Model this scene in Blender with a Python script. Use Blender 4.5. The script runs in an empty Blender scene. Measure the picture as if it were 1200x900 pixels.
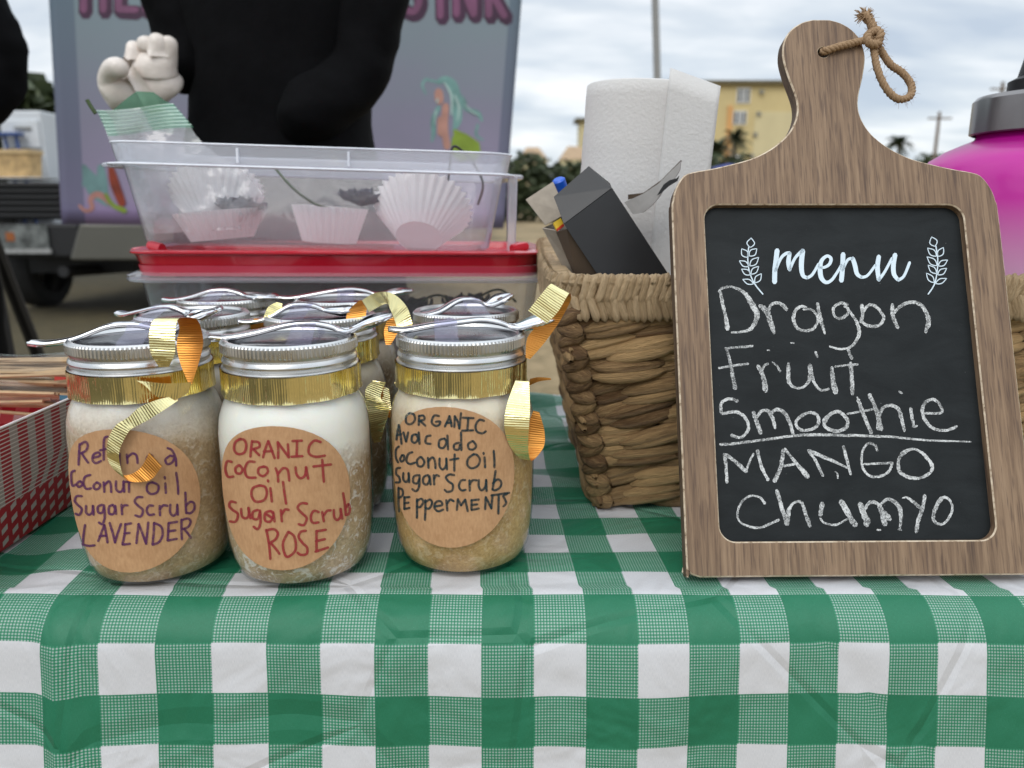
import bpy, bmesh, math, random
from mathutils import Vector, Matrix, noise
R = math.radians
random.seed(7)
S = bpy.context.scene
COL = S.collection

# ------------------------------------------------------------------ camera
TZ = 0.74                    # height of the table top under the cloth
CZ = TZ + 0.19               # camera height
FPX, PITCH = 902.0, R(12.9)  # focal length in pixels of a 1200 px wide frame, tilt down
cam_d = bpy.data.cameras.new("camera")
cam = bpy.data.objects.new("camera", cam_d)
COL.objects.link(cam)
cam.location = (0, 0, CZ)
cam.rotation_euler = (R(90) - PITCH, 0, 0)
cam_d.sensor_width = 36
cam_d.lens = 36 * FPX / 1200
cam_d.clip_start = 0.01
cam_d.clip_end = 6000
cam_d.dof.use_dof = True
cam_d.dof.focus_distance = 0.42
cam_d.dof.aperture_fstop = 9.0
S.camera = cam

# ------------------------------------------------------------------ world, sun, exposure
SUN_EL, SUN_AZ = R(47), R(202)      # sun behind thin cloud, up behind the viewer's left shoulder
world = bpy.data.worlds.new("World")
S.world = world
world.use_nodes = True
wn = world.node_tree
wn.nodes.clear()
def wnode(t, **k):
    n = wn.nodes.new(t)
    for a, b in k.items(): setattr(n, a, b)
    return n
w_out = wnode("ShaderNodeOutputWorld")
w_bg = wnode("ShaderNodeBackground")
w_bg.inputs["Strength"].default_value = 0.092
w_sky = wnode("ShaderNodeTexSky", sky_type='NISHITA', sun_disc=False)
w_sky.sun_elevation = SUN_EL
w_sky.sun_rotation = SUN_AZ
w_co = wnode("ShaderNodeTexCoord")
w_sep = wnode("ShaderNodeSeparateXYZ")
wn.links.new(w_co.outputs["Generated"], w_sep.inputs[0])
def wmath(op, a, b=None):
    n = wnode("ShaderNodeMath", operation=op)
    for i, x in enumerate((a, b)):
        if x is None: continue
        if isinstance(x, (int, float)): n.inputs[i].default_value = x
        else: wn.links.new(x, n.inputs[i])
    return n.outputs[0]
w_h = wmath('ADD', wmath('MAXIMUM', w_sep.outputs[2], 0.0), 0.22)
w_cx = wmath('DIVIDE', w_sep.outputs[0], w_h)
w_cy = wmath('DIVIDE', w_sep.outputs[1], w_h)
w_comb = wnode("ShaderNodeCombineXYZ")
wn.links.new(wmath('MULTIPLY', w_cx, 0.75), w_comb.inputs[0])
wn.links.new(wmath('MULTIPLY', w_cy, 1.5), w_comb.inputs[1])
w_n1 = wnode("ShaderNodeTexNoise")
w_n1.inputs["Scale"].default_value = 1.9
w_n1.inputs["Detail"].default_value = 7
w_n1.inputs["Roughness"].default_value = 0.52
w_n1.inputs["Distortion"].default_value = 0.25
wn.links.new(w_comb.outputs[0], w_n1.inputs["Vector"])
w_ramp = wnode("ShaderNodeValToRGB")
e = w_ramp.color_ramp.elements
e[0].position, e[0].color = 0.34, (4.1, 4.7, 5.5, 1)
e[1].position, e[1].color = 0.66, (8.0, 8.1, 8.2, 1)
m_ = w_ramp.color_ramp.elements.new(0.5); m_.color = (5.6, 6.05, 6.5, 1)
wn.links.new(w_n1.outputs[0], w_ramp.inputs[0])
# the overcast brightens towards the zenith
w_zen = wnode("ShaderNodeMapRange")
w_zen.inputs["From Min"].default_value = 0.25; w_zen.inputs["From Max"].default_value = 0.9
w_zen.inputs["To Min"].default_value = 1.0; w_zen.inputs["To Max"].default_value = 1.85
wn.links.new(w_sep.outputs[2], w_zen.inputs["Value"])
w_mul = wnode("ShaderNodeMix", data_type='RGBA', blend_type='MULTIPLY')
w_mul.inputs[0].default_value = 1.0
wn.links.new(w_ramp.outputs[0], w_mul.inputs[6])
wn.links.new(w_zen.outputs[0], w_mul.inputs[7])
w_mix = wnode("ShaderNodeMix", data_type='RGBA')
w_mix.inputs[0].default_value = 0.9
wn.links.new(w_sky.outputs[0], w_mix.inputs[6])
wn.links.new(w_mul.outputs[2], w_mix.inputs[7])
wn.links.new(w_mix.outputs[2], w_bg.inputs["Color"])
wn.links.new(w_bg.outputs[0], w_out.inputs[0])

sun_d = bpy.data.lights.new("sun", 'SUN')
sun_d.energy = 0.8
sun_d.angle = R(35)
sun_d.color = (1.0, 0.95, 0.88)
sun = bpy.data.objects.new("sun", sun_d)
COL.objects.link(sun)
# sky rotation is measured from +Y towards +X
sd = Vector((math.sin(SUN_AZ) * math.cos(SUN_EL), math.cos(SUN_AZ) * math.cos(SUN_EL), math.sin(SUN_EL)))
sun.rotation_euler = sd.to_track_quat('Z', 'Y').to_euler()
sun.location = sd * 20

S.view_settings.view_transform = 'Standard'
S.view_settings.look = 'None'
S.view_settings.exposure = 0.6
S.view_settings.gamma = 1.0
S.view_settings.use_curve_mapping = False
S.cycles.use_denoising = True
S.cycles.max_bounces = 10
S.cycles.transparent_max_bounces = 32
S.cycles.caustics_reflective = False
S.cycles.caustics_refractive = False
S.cycles.sample_clamp_indirect = 6

# ------------------------------------------------------------------ measuring helpers
CP, SP = math.cos(PITCH), math.sin(PITCH)
def ray(u, v):
    x, y = (u - 600) / FPX, (450 - v) / FPX
    return Vector((x, CP + y * SP, -SP + y * CP))
def at(u, v, Y):
    "world point at depth Y seen in direction (u, v)"
    d = ray(u, v)
    return Vector((0, 0, CZ)) + d * (Y / d.y)
def onz(u, v, z):
    d = ray(u, v)
    return Vector((0, 0, CZ)) + d * ((z - CZ) / d.z)
def on_cyl(u, v, ax, ay, r):
    "where a direction meets an upright cylinder: (angle, height)"
    d = ray(u, v)
    a = d.x ** 2 + d.y ** 2
    b = -2 * (d.x * ax + d.y * ay)
    c = ax * ax + ay * ay - r * r
    q = b * b - 4 * a * c
    if q < 0: t = -b / (2 * a)
    else: t = (-b - math.sqrt(q)) / (2 * a)
    x, y, z = d.x * t - ax, d.y * t - ay, CZ + d.z * t
    return math.atan2(x, -y), z          # angle 0 faces -Y

# ------------------------------------------------------------------ materials
def nmat(name):
    m = bpy.data.materials.new(name)
    m.use_nodes = True
    nt = m.node_tree
    return m, nt, nt.nodes["Principled BSDF"], nt.nodes["Material Output"]
class G:
    "small node-graph writer"
    def __init__(s, nt): s.nt = nt
    def n(s, t, **k):
        n = s.nt.nodes.new(t)
        for a, b in k.items(): setattr(n, a, b)
        return n
    def l(s, a, b): s.nt.links.new(a, b)
    def set(s, inp, x):
        if isinstance(x, bpy.types.NodeSocket): s.l(x, inp)
        else: inp.default_value = x
    def math(s, op, a, b=0.0, c=None):
        n = s.n("ShaderNodeMath", operation=op)
        s.set(n.inputs[0], a); s.set(n.inputs[1], b)
        if c is not None: s.set(n.inputs[2], c)
        return n.outputs[0]
    def coord(s, kind="Object"): return s.n("ShaderNodeTexCoord").outputs[kind]
    def mapping(s, vec, scale=(1, 1, 1), rot=(0, 0, 0), loc=(0, 0, 0)):
        n = s.n("ShaderNodeMapping")
        s.l(vec, n.inputs[0])
        n.inputs["Scale"].default_value = scale
        n.inputs["Rotation"].default_value = rot
        n.inputs["Location"].default_value = loc
        return n.outputs[0]
    def noise(s, vec, scale, detail=4, rough=0.55, dist=0.0):
        n = s.n("ShaderNodeTexNoise")
        s.l(vec, n.inputs["Vector"])
        n.inputs["Scale"].default_value = scale
        n.inputs["Detail"].default_value = detail
        n.inputs["Roughness"].default_value = rough
        n.inputs["Distortion"].default_value = dist
        return n.outputs[0]
    def ramp(s, fac, stops):
        n = s.n("ShaderNodeValToRGB")
        el = n.color_ramp.elements
        while len(el) < len(stops): el.new(0.5)
        for e_, (p, c) in zip(el, stops):
            e_.position = p
            e_.color = (*c, 1) if len(c) == 3 else c
        s.l(fac, n.inputs[0])
        return n.outputs[0]
    def mix(s, f, a, b, blend='MIX'):
        n = s.n("ShaderNodeMix", data_type='RGBA', blend_type=blend)
        s.set(n.inputs[0], f)
        for i, x in ((6, a), (7, b)):
            if isinstance(x, bpy.types.NodeSocket): s.l(x, n.inputs[i])
            else: n.inputs[i].default_value = (*x, 1)
        return n.outputs[2]
    def bump(s, h, strength=0.3, dist=0.001, normal=None):
        n = s.n("ShaderNodeBump")
        n.inputs["Strength"].default_value = strength
        n.inputs["Distance"].default_value = dist
        s.l(h, n.inputs["Height"])
        if normal is not None: s.l(normal, n.inputs["Normal"])
        return n.outputs[0]
    def sep(s, vec):
        n = s.n("ShaderNodeSeparateXYZ"); s.l(vec, n.inputs[0]); return n.outputs
    def maprange(s, v, a, b, c=0.0, d=1.0):
        n = s.n("ShaderNodeMapRange"); s.l(v, n.inputs[0])
        for i, x in enumerate((a, b, c, d)): n.inputs[i + 1].default_value = x
        return n.outputs[0]

def simple(name, col, rough=0.5, metal=0.0, coat=0.0, var=0.12, scale=60, bump=0.0, bscale=200, spec=0.5, bdist=0.001):
    "plain surface with slight mottling and optional fine relief"
    m, nt, P, O = nmat(name)
    g = G(nt)
    co = g.coord()
    if var:
        f = g.noise(co, scale, 5)
        lo = tuple(c * (1 - var) for c in col); hi = tuple(min(1, c * (1 + var)) for c in col)
        g.l(g.ramp(f, [(0.3, lo), (0.7, hi)]), P.inputs["Base Color"])
    else: P.inputs["Base Color"].default_value = (*col, 1)
    P.inputs["Roughness"].default_value = rough
    P.inputs["Metallic"].default_value = metal
    P.inputs["Coat Weight"].default_value = coat
    P.inputs["Coat Roughness"].default_value = 0.05
    P.inputs["Specular IOR Level"].default_value = spec
    if bump: g.l(g.bump(g.noise(co, bscale, 4), bump, bdist), P.inputs["Normal"])
    return m

def thin_clear(name, tint=(0.93, 0.94, 0.96), haze=0.12, hazecol=(0.8, 0.82, 0.88), rough=0.06, gloss=1.0, wrinkle=0.0, wscale=60):
    "thin clear plastic or glass: see-through with a sheen and a little milkiness"
    m, nt, P, O = nmat(name)
    g = G(nt)
    nt.nodes.remove(P)
    tr = g.n("ShaderNodeBsdfTransparent"); tr.inputs[0].default_value = (*tint, 1)
    gl = g.n("ShaderNodeBsdfGlossy"); gl.inputs["Roughness"].default_value = rough
    df = g.n("ShaderNodeBsdfDiffuse"); df.inputs[0].default_value = (*hazecol, 1)
    tl = g.n("ShaderNodeBsdfTranslucent"); tl.inputs[0].default_value = (*hazecol, 1)
    ad = g.n("ShaderNodeMixShader"); ad.inputs[0].default_value = 0.5
    g.l(df.outputs[0], ad.inputs[1]); g.l(tl.outputs[0], ad.inputs[2])
    m1 = g.n("ShaderNodeMixShader"); m1.inputs[0].default_value = haze
    g.l(tr.outputs[0], m1.inputs[1]); g.l(ad.outputs[0], m1.inputs[2])
    geo = g.n("ShaderNodeNewGeometry")
    nrm = geo.outputs["Normal"]
    if wrinkle:
        b = g.bump(g.noise(g.coord(), wscale, 3, 0.5, 0.6), wrinkle, 0.004)
        g.l(b, gl.inputs["Normal"]); nrm = b
    # Schlick reflectance, the same from both sides of a thin sheet
    dt = g.n("ShaderNodeVectorMath", operation='DOT_PRODUCT'); g.l(geo.outputs["Incoming"], dt.inputs[0]); g.l(nrm, dt.inputs[1])
    one = g.math('SUBTRACT', 1.0, g.math('ABSOLUTE', dt.outputs["Value"]))
    fr = g.math('ADD', 0.045, g.math('MULTIPLY', g.math('POWER', one, 5.0), 0.9))
    fm = g.math('MINIMUM', g.math('MULTIPLY', fr, gloss), 1.0)
    m2 = g.n("ShaderNodeMixShader")
    g.l(fm, m2.inputs[0]); g.l(m1.outputs[0], m2.inputs[1]); g.l(gl.outputs[0], m2.inputs[2])
    g.l(m2.outputs[0], O.inputs[0])
    return m

def paper_thin(name, col, transl=0.5, rough=0.7, crepe=0.0, cscale=400):
    m, nt, P, O = nmat(name)
    g = G(nt)
    P.inputs["Base Color"].default_value = (*col, 1)
    P.inputs["Roughness"].default_value = rough
    tl = g.n("ShaderNodeBsdfTranslucent"); tl.inputs[0].default_value = (*col, 1)
    mx = g.n("ShaderNodeMixShader"); mx.inputs[0].default_value = transl
    g.l(P.outputs[0], mx.inputs[1]); g.l(tl.outputs[0], mx.inputs[2])
    if crepe:
        co = g.coord()
        b = g.bump(g.noise(co, cscale, 3), crepe, 0.002)
        g.l(b, P.inputs["Normal"])
    g.l(mx.outputs[0], O.inputs[0])
    return m

def m_cloth():
    m, nt, P, O = nmat("gingham_cloth")
    g = G(nt)
    uv = g.sep(g.coord("UV"))
    U, V = uv[0], uv[1]
    def band(x): return g.math('LESS_THAN', g.math('FRACT', g.math('MULTIPLY', x, 0.5)), 0.5)
    bu, bv = band(U), band(V)                     # 1 where the coloured threads run
    tu = g.math('LESS_THAN', g.math('FRACT', g.math('MULTIPLY', U, 17)), 0.5)
    tv = g.math('LESS_THAN', g.math('FRACT', g.math('MULTIPLY', V, 17)), 0.5)
    both = g.math('MULTIPLY', bu, bv)
    mu = g.math('MULTIPLY', bu, g.math('MAXIMUM', tu, tv))   # mixed cells: green lattice with white dots
    mv = g.math('MULTIPLY', bv, g.math('MAXIMUM', tu, tv))
    green = g.math('MAXIMUM', both, g.math('MAXIMUM', mu, mv))
    co = g.coord()
    nz = g.noise(co, 45, 5)
    fine = g.noise(g.mapping(g.coord("UV"), (60, 4, 1)), 3, 3)
    fine2 = g.noise(g.mapping(g.coord("UV"), (4, 60, 1)), 3, 3)
    gr = g.mix(g.math('MULTIPLY', nz, 0.7), (0.008, 0.128, 0.060), (0.026, 0.205, 0.108))
    spk = g.math('GREATER_THAN', g.noise(g.coord("UV"), 55, 2), 0.73)
    gr = g.mix(g.math('MULTIPLY', spk, 0.35), gr, (0.4, 0.62, 0.52))
    gr = g.mix(g.math('MULTIPLY', g.maprange(fine, 0.35, 0.7), 0.35), gr, (0.045, 0.25, 0.15))
    gr = g.mix(g.math('MULTIPLY', g.maprange(fine2, 0.4, 0.7), 0.3), gr, (0.004, 0.09, 0.042))
    wh = g.ramp(fine, [(0.3, (0.53, 0.54, 0.56)), (0.65, (0.66, 0.66, 0.675))])
    dots = g.math('MULTIPLY', g.math('MAXIMUM', bu, bv), 0.42)
    # single threads cross white ones in the half-tone cells, so they read paler than the solid cells
    cross = g.math('MAXIMUM', both, g.math('MULTIPLY', tu, tv))
    thr = g.mix(cross, g.mix(0.45, gr, (0.085, 0.36, 0.215)), gr)
    col = g.mix(green, g.mix(dots, wh, gr), thr)
    g.l(col, P.inputs["Base Color"])
    P.inputs["Roughness"].default_value = 0.42
    P.inputs["Specular IOR Level"].default_value = 0.35
    # weave, slubs, and hard folded creases
    weave = g.math('ADD', g.math('MULTIPLY', fine, 0.5), g.math('MULTIPLY', fine2, 0.5))
    vor = g.n("ShaderNodeTexVoronoi", feature='DISTANCE_TO_EDGE')
    g.l(g.mapping(co, (1, 1, 1)), vor.inputs["Vector"])
    vor.inputs["Scale"].default_value = 9
    dn = g.noise(co, 14, 3, 0.6, 0.8)
    b1 = g.bump(weave, 0.25, 0.0008)
    b2 = g.bump(dn, 0.45, 0.014, b1)
    crease = g.maprange(vor.outputs["Distance"], 0.0, 0.03)
    b3 = g.bump(crease, 0.34, 0.0035, b2)
    g.l(b3, P.inputs["Normal"])
    return m

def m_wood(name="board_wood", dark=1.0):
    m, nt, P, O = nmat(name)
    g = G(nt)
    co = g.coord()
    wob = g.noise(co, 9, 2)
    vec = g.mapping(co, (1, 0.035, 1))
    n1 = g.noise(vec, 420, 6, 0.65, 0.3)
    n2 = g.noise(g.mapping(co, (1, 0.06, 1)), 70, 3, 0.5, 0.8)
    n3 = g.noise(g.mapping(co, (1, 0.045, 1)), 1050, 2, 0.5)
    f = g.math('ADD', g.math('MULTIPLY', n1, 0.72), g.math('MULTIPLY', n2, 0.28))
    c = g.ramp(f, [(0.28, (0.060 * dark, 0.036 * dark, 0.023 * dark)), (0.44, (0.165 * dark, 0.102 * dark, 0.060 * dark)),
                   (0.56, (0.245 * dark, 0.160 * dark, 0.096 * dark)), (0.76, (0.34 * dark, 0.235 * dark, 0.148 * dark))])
    pores = g.maprange(n3, 0.54, 0.64)
    c = g.mix(g.math('MULTIPLY', pores, 0.6), c, (0.07 * dark, 0.04 * dark, 0.028 * dark))
    g.l(c, P.inputs["Base Color"])
    P.inputs["Roughness"].default_value = 0.62
    g.l(g.bump(f, 0.35, 0.0012), P.inputs["Normal"])
    return m

def m_wornedge():
    m, nt, P, O = nmat("worn_edge")
    g = G(nt)
    co = g.coord()
    f = g.noise(co, 260, 4, 0.7)
    c = g.ramp(f, [(0.33, (0.17, 0.11, 0.07)), (0.44, (0.46, 0.36, 0.25)), (0.7, (0.70, 0.60, 0.46))])
    g.l(c, P.inputs["Base Color"])
    P.inputs["Roughness"].default_value = 0.7
    return m

def m_slate():
    m, nt, P, O = nmat("chalkboard_paint")
    g = G(nt)
    co = g.coord()
    a = g.noise(g.mapping(co, (1, 2.2, 1)), 30, 5, 0.65, 0.6)
    b = g.noise(co, 900, 2)
    c = g.ramp(a, [(0.35, (0.0075, 0.0098, 0.0108)), (0.75, (0.016, 0.0195, 0.021))])
    dust = g.math('GREATER_THAN', g.noise(co, 420, 3, 0.6), 0.745)
    c = g.mix(g.math('MULTIPLY', dust, 0.35), c, (0.25, 0.26, 0.26))
    g.l(c, P.inputs["Base Color"])
    P.inputs["Roughness"].default_value = 0.5
    P.inputs["Specular IOR Level"].default_value = 0.22
    g.l(g.bump(b, 0.2, 0.0004), P.inputs["Normal"])
    return m

def m_chalk():
    m, nt, P, O = nmat("chalk")
    g = G(nt)
    co = g.coord()
    P.inputs["Base Color"].default_value = (0.70, 0.72, 0.72, 1)
    P.inputs["Roughness"].default_value = 0.95
    n = g.noise(co, 1500, 3, 0.7)
    n2 = g.noise(co, 160, 3, 0.6)
    f = g.math('ADD', g.math('MULTIPLY', n, 0.65), g.math('MULTIPLY', n2, 0.35))
    cov = g.maprange(f, 0.42, 0.58, 0.16, 0.95)
    tr = g.n("ShaderNodeBsdfTransparent")
    mx = g.n("ShaderNodeMixShader")
    g.l(cov, mx.inputs[0]); g.l(tr.outputs[0], mx.inputs[1]); g.l(P.outputs[0], mx.inputs[2])
    g.l(mx.outputs[0], O.inputs[0])
    return m

def m_ink(name, col):
    m, nt, P, O = nmat(name)
    g = G(nt)
    co = g.coord()
    P.inputs["Base Color"].default_value = (*col, 1)
    P.inputs["Roughness"].default_value = 0.6
    cov = g.maprange(g.noise(co, 700, 3, 0.6), 0.25, 0.68, 0.50, 0.93)
    tr = g.n("ShaderNodeBsdfTransparent")
    mx = g.n("ShaderNodeMixShader")
    g.l(cov, mx.inputs[0]); g.l(tr.outputs[0], mx.inputs[1]); g.l(P.outputs[0], mx.inputs[2])
    g.l(mx.outputs[0], O.inputs[0])
    return m

def m_kraft():
    m, nt, P, O = nmat("kraft_paper")
    g = G(nt)
    co = g.coord()
    f = g.math('ADD', g.math('MULTIPLY', g.noise(co, 90, 5, 0.7), 0.5), g.math('MULTIPLY', g.noise(g.mapping(co, (1, 1, 0.3)), 900, 3, 0.6), 0.5))
    g.l(g.ramp(f, [(0.3, (0.42, 0.225, 0.105)), (0.7, (0.60, 0.36, 0.19))]), P.inputs["Base Color"])
    P.inputs["Roughness"].default_value = 0.72
    return m

def m_scrub(name, body_lo, body_hi, cap, cap_z, soft, grain=1.0):
    "sugar scrub: a whiter oil layer standing above the sugar"
    m, nt, P, O = nmat(name)
    g = G(nt)
    co = g.coord()
    z = g.sep(co)[2]
    n = g.noise(co, 55, 5, 0.6)
    nf = g.noise(co, 650, 3, 0.6)
    nm = g.noise(co, 170, 4, 0.65, 1.6)
    sug = g.ramp(g.math('ADD', g.math('MULTIPLY', n, 0.5), g.math('MULTIPLY', nf, 0.5)), [(0.36, body_lo), (0.64, body_hi)])
    veins = g.math('MULTIPLY', g.maprange(nm, 0.53, 0.62), 0.6 * grain)
    sug = g.mix(veins, sug, tuple(min(1, c * 1.25) for c in cap))
    lev = g.math('ADD', z, g.math('MULTIPLY', g.math('SUBTRACT', n, 0.5), soft * 2.2))
    lev = g.math('ADD', lev, g.math('MULTIPLY', g.math('SUBTRACT', nf, 0.5), soft * 0.8))
    f = g.maprange(lev, cap_z - soft, cap_z + soft)
    g.l(g.mix(f, sug, cap), P.inputs["Base Color"])
    P.inputs["Roughness"].default_value = 0.5
    P.inputs["Subsurface Weight"].default_value = 0.5
    P.inputs["Subsurface Radius"].default_value = (1.0, 0.7, 0.45)
    P.inputs["Subsurface Scale"].default_value = 0.006
    g.l(g.bump(nf, 0.25, 0.0006), P.inputs["Normal"])
    return m

def m_metal(name, col=(0.72, 0.72, 0.71), rough=0.26):
    m, nt, P, O = nmat(name)
    g = G(nt)
    P.inputs["Base Color"].default_value = (*col, 1)
    P.inputs["Metallic"].default_value = 1.0
    g.l(g.maprange(g.noise(g.coord(), 90, 4), 0.3, 0.7, rough * 0.75, rough * 1.3), P.inputs["Roughness"])
    return m

def m_ribbon():
    "crimped gold foil, copper on the reverse"
    m, nt, P, O = nmat("gold_foil_ribbon")
    g = G(nt)
    uv = g.coord("UV")
    u = g.sep(uv)[0]
    geo = g.n("ShaderNodeNewGeometry")
    col = g.mix(geo.outputs["Backfacing"], (0.97, 0.86, 0.44), (0.66, 0.29, 0.065))
    g.l(col, P.inputs["Base Color"])
    P.inputs["Metallic"].default_value = 1.0
    g.l(g.maprange(geo.outputs["Backfacing"], 0, 1, 0.09, 0.40), P.inputs["Roughness"])
    w = g.n("ShaderNodeTexWave", bands_direction='X', wave_profile='SIN')
    g.l(uv, w.inputs["Vector"]); w.inputs["Scale"].default_value = 260
    w.inputs["Distortion"].default_value = 1.2; w.inputs["Detail"].default_value = 2; w.inputs["Detail Scale"].default_value = 0.6
    n = g.noise(g.mapping(uv, (1, 0.15, 1)), 380, 3, 0.6)
    h = g.math('ADD', g.math('MULTIPLY', w.outputs["Fac"] if "Fac" in w.outputs else w.outputs[1], 0.45), n)
    lf = g.noise(g.mapping(uv, (1, 0.2, 1)), 70, 2, 0.5)
    g.l(g.bump(h, 0.34, 0.0008, g.bump(lf, 0.6, 0.006)), P.inputs["Normal"])
    return m

def m_reed(name="hyacinth_reed", lo=(0.15, 0.076, 0.029), hi=(0.62, 0.40, 0.185)):
    m, nt, P, O = nmat(name)
    g = G(nt)
    uv = g.coord("UV")
    at_ = g.n("ShaderNodeAttribute"); at_.attribute_name = "tone"
    f = g.noise(g.mapping(uv, (1.2, 15, 1)), 1.0, 6, 0.75, 0.35)
    f2 = g.noise(g.mapping(uv, (3, 60, 1)), 1.0, 2)
    k = g.math('ADD', g.math('MULTIPLY', f, 0.75), g.math('MULTIPLY', g.math('SUBTRACT', at_.outputs["Fac"], 0.5), 0.42))
    c = g.ramp(k, [(0.18, lo), (0.55, hi)])
    g.l(c, P.inputs["Base Color"])
    P.inputs["Roughness"].default_value = 0.6
    h = g.math('ADD', f, g.math('MULTIPLY', f2, 0.6))
    g.l(g.bump(h, 1.0, 0.003), P.inputs["Normal"])
    return m

def m_twine():
    m, nt, P, O = nmat("jute_twine")
    g = G(nt)
    uv = g.coord("UV")
    w = g.noise(g.mapping(uv, (30, 8, 1), (0, 0, 0.6)), 2.0, 4, 0.7)
    g.l(g.ramp(w, [(0.3, (0.17, 0.10, 0.05)), (0.7, (0.46, 0.31, 0.18))]), P.inputs["Base Color"])
    P.inputs["Roughness"].default_value = 0.85
    return m

def m_checktray():
    m, nt, P, O = nmat("red_check_paper")
    g = G(nt)
    uv = g.sep(g.coord("UV"))
    def band(x): return g.math('LESS_THAN', g.math('FRACT', x), 0.5)
    a, b = band(uv[0]), band(uv[1])
    both = g.math('MULTIPLY', a, b); any_ = g.math('MAXIMUM', a, b)
    c = g.mix(any_, (0.74, 0.72, 0.70), (0.62, 0.12, 0.13))
    c = g.mix(both, c, (0.46, 0.012, 0.03))
    g.l(c, P.inputs["Base Color"])
    P.inputs["Roughness"].default_value = 0.45
    return m

def m_trayside():
    "outside of the tray: fine horizontal printed lines above, slanted checks below"
    m, nt, P, O = nmat("red_check_paper_side")
    g = G(nt)
    uv = g.sep(g.coord("UV"))
    u, v = uv[0], uv[1]
    col1 = g.math('LESS_THAN', g.math('FRACT', g.math('MULTIPLY', u, 9)), 0.55)
    lines = g.math('LESS_THAN', g.math('FRACT', g.math('MULTIPLY', v, 30)), 0.3)
    top = g.mix(col1, (0.36, 0.31, 0.29), (0.34, 0.008, 0.02))
    top = g.mix(lines, top, (0.62, 0.58, 0.56))
    d1 = g.math('LESS_THAN', g.math('FRACT', g.math('ADD', g.math('MULTIPLY', u, 12), g.math('MULTIPLY', v, 5))), 0.42)
    d2 = g.math('LESS_THAN', g.math('FRACT', g.math('SUBTRACT', g.math('MULTIPLY', u, 6), g.math('MULTIPLY', v, 7))), 0.55)
    low = g.mix(g.math('MAXIMUM', d1, d2), (0.44, 0.40, 0.38), (0.36, 0.008, 0.02))
    f = g.math('GREATER_THAN', v, 0.36)
    g.l(g.mix(f, low, top), P.inputs["Base Color"])
    P.inputs["Roughness"].default_value = 0.5
    return m

def m_ground():
    m, nt, P, O = nmat("dry_grass_ground")
    g = G(nt)
    co = g.coord()
    a = g.noise(co, 0.35, 6, 0.6)
    b = g.noise(co, 9, 6, 0.7)
    k = g.math('ADD', g.math('MULTIPLY', a, 0.5), g.math('MULTIPLY', b, 0.5))
    left_tone = g.maprange(g.math('ADD', g.sep(co)[0], g.math('MULTIPLY', a, 2.5)), -0.4, 0.9)  # darker olive tone towards the left, its border broken by noise
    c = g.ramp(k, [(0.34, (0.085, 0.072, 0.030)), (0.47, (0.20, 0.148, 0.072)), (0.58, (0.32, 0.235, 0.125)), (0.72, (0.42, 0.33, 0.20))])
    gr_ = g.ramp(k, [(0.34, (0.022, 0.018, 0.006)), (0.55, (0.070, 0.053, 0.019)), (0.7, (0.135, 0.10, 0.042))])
    g.l(g.mix(left_tone, gr_, c), P.inputs["Base Color"])
    P.inputs["Roughness"].default_value = 0.95
    g.l(g.bump(b, 0.6, 0.05), P.inputs["Normal"])
    return m

def m_leaf(name, lo, hi):
    m, nt, P, O = nmat(name)
    g = G(nt)
    f = g.noise(g.coord(), 1.1, 4, 0.7)
    g.l(g.ramp(f, [(0.3, lo), (0.7, hi)]), P.inputs["Base Color"])
    P.inputs["Roughness"].default_value = 0.6
    return m

def m_banner():
    "printed vinyl: teal grey at the top fading to mauve at the hem"
    m, nt, P, O = nmat("banner_print")
    g = G(nt)
    uv = g.sep(g.coord("UV"))
    n = g.noise(g.mapping(g.coord("UV"), (1.6, 2.2, 1)), 2.0, 4, 0.55, 0.4)
    v = g.math('ADD', uv[1], g.math('MULTIPLY', g.math('SUBTRACT', n, 0.5), 0.35))
    c = g.ramp(v, [(0.0, (0.29, 0.215, 0.385)), (0.10, (0.31, 0.255, 0.385)), (0.40, (0.235, 0.225, 0.305)), (0.70, (0.205, 0.25, 0.285)), (1.0, (0.165, 0.26, 0.275))])
    hem = g.math('MAXIMUM', g.math('LESS_THAN', uv[0], 0.05), g.math('GREATER_THAN', uv[0], 0.975))
    c = g.mix(hem, c, g.mix(0.55, c, (0.055, 0.085, 0.145)))
    g.l(c, P.inputs["Base Color"])
    P.inputs["Roughness"].default_value = 0.45
    return m

def m_jug():
    "tinted plastic, printed magenta fading to pale pink downwards"
    m, nt, P, O = nmat("ombre_jug_plastic")
    g = G(nt)
    z = g.sep(g.coord())[2]
    c = g.ramp(g.maprange(z, 0.13, 0.24), [(0.0, (0.90, 0.66, 0.82)), (0.25, (0.88, 0.42, 0.72)), (0.58, (0.84, 0.075, 0.56)), (0.85, (0.66, 0.018, 0.40)), (1.0, (0.34, 0.004, 0.19))])
    g.l(c, P.inputs["Base Color"])
    P.inputs["Roughness"].default_value = 0.28
    P.inputs["Coat Weight"].default_value = 0.3
    tl = g.n("ShaderNodeBsdfTranslucent"); g.l(c, tl.inputs[0])
    mx = g.n("ShaderNodeMixShader"); mx.inputs[0].default_value = 0.35
    g.l(P.outputs[0], mx.inputs[1]); g.l(tl.outputs[0], mx.inputs[2]); g.l(mx.outputs[0], O.inputs[0])
    return m

M = {}
def mm(key, fn, *a, **k):
    if key not in M: M[key] = fn(*a, **k)
    return M[key]

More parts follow.
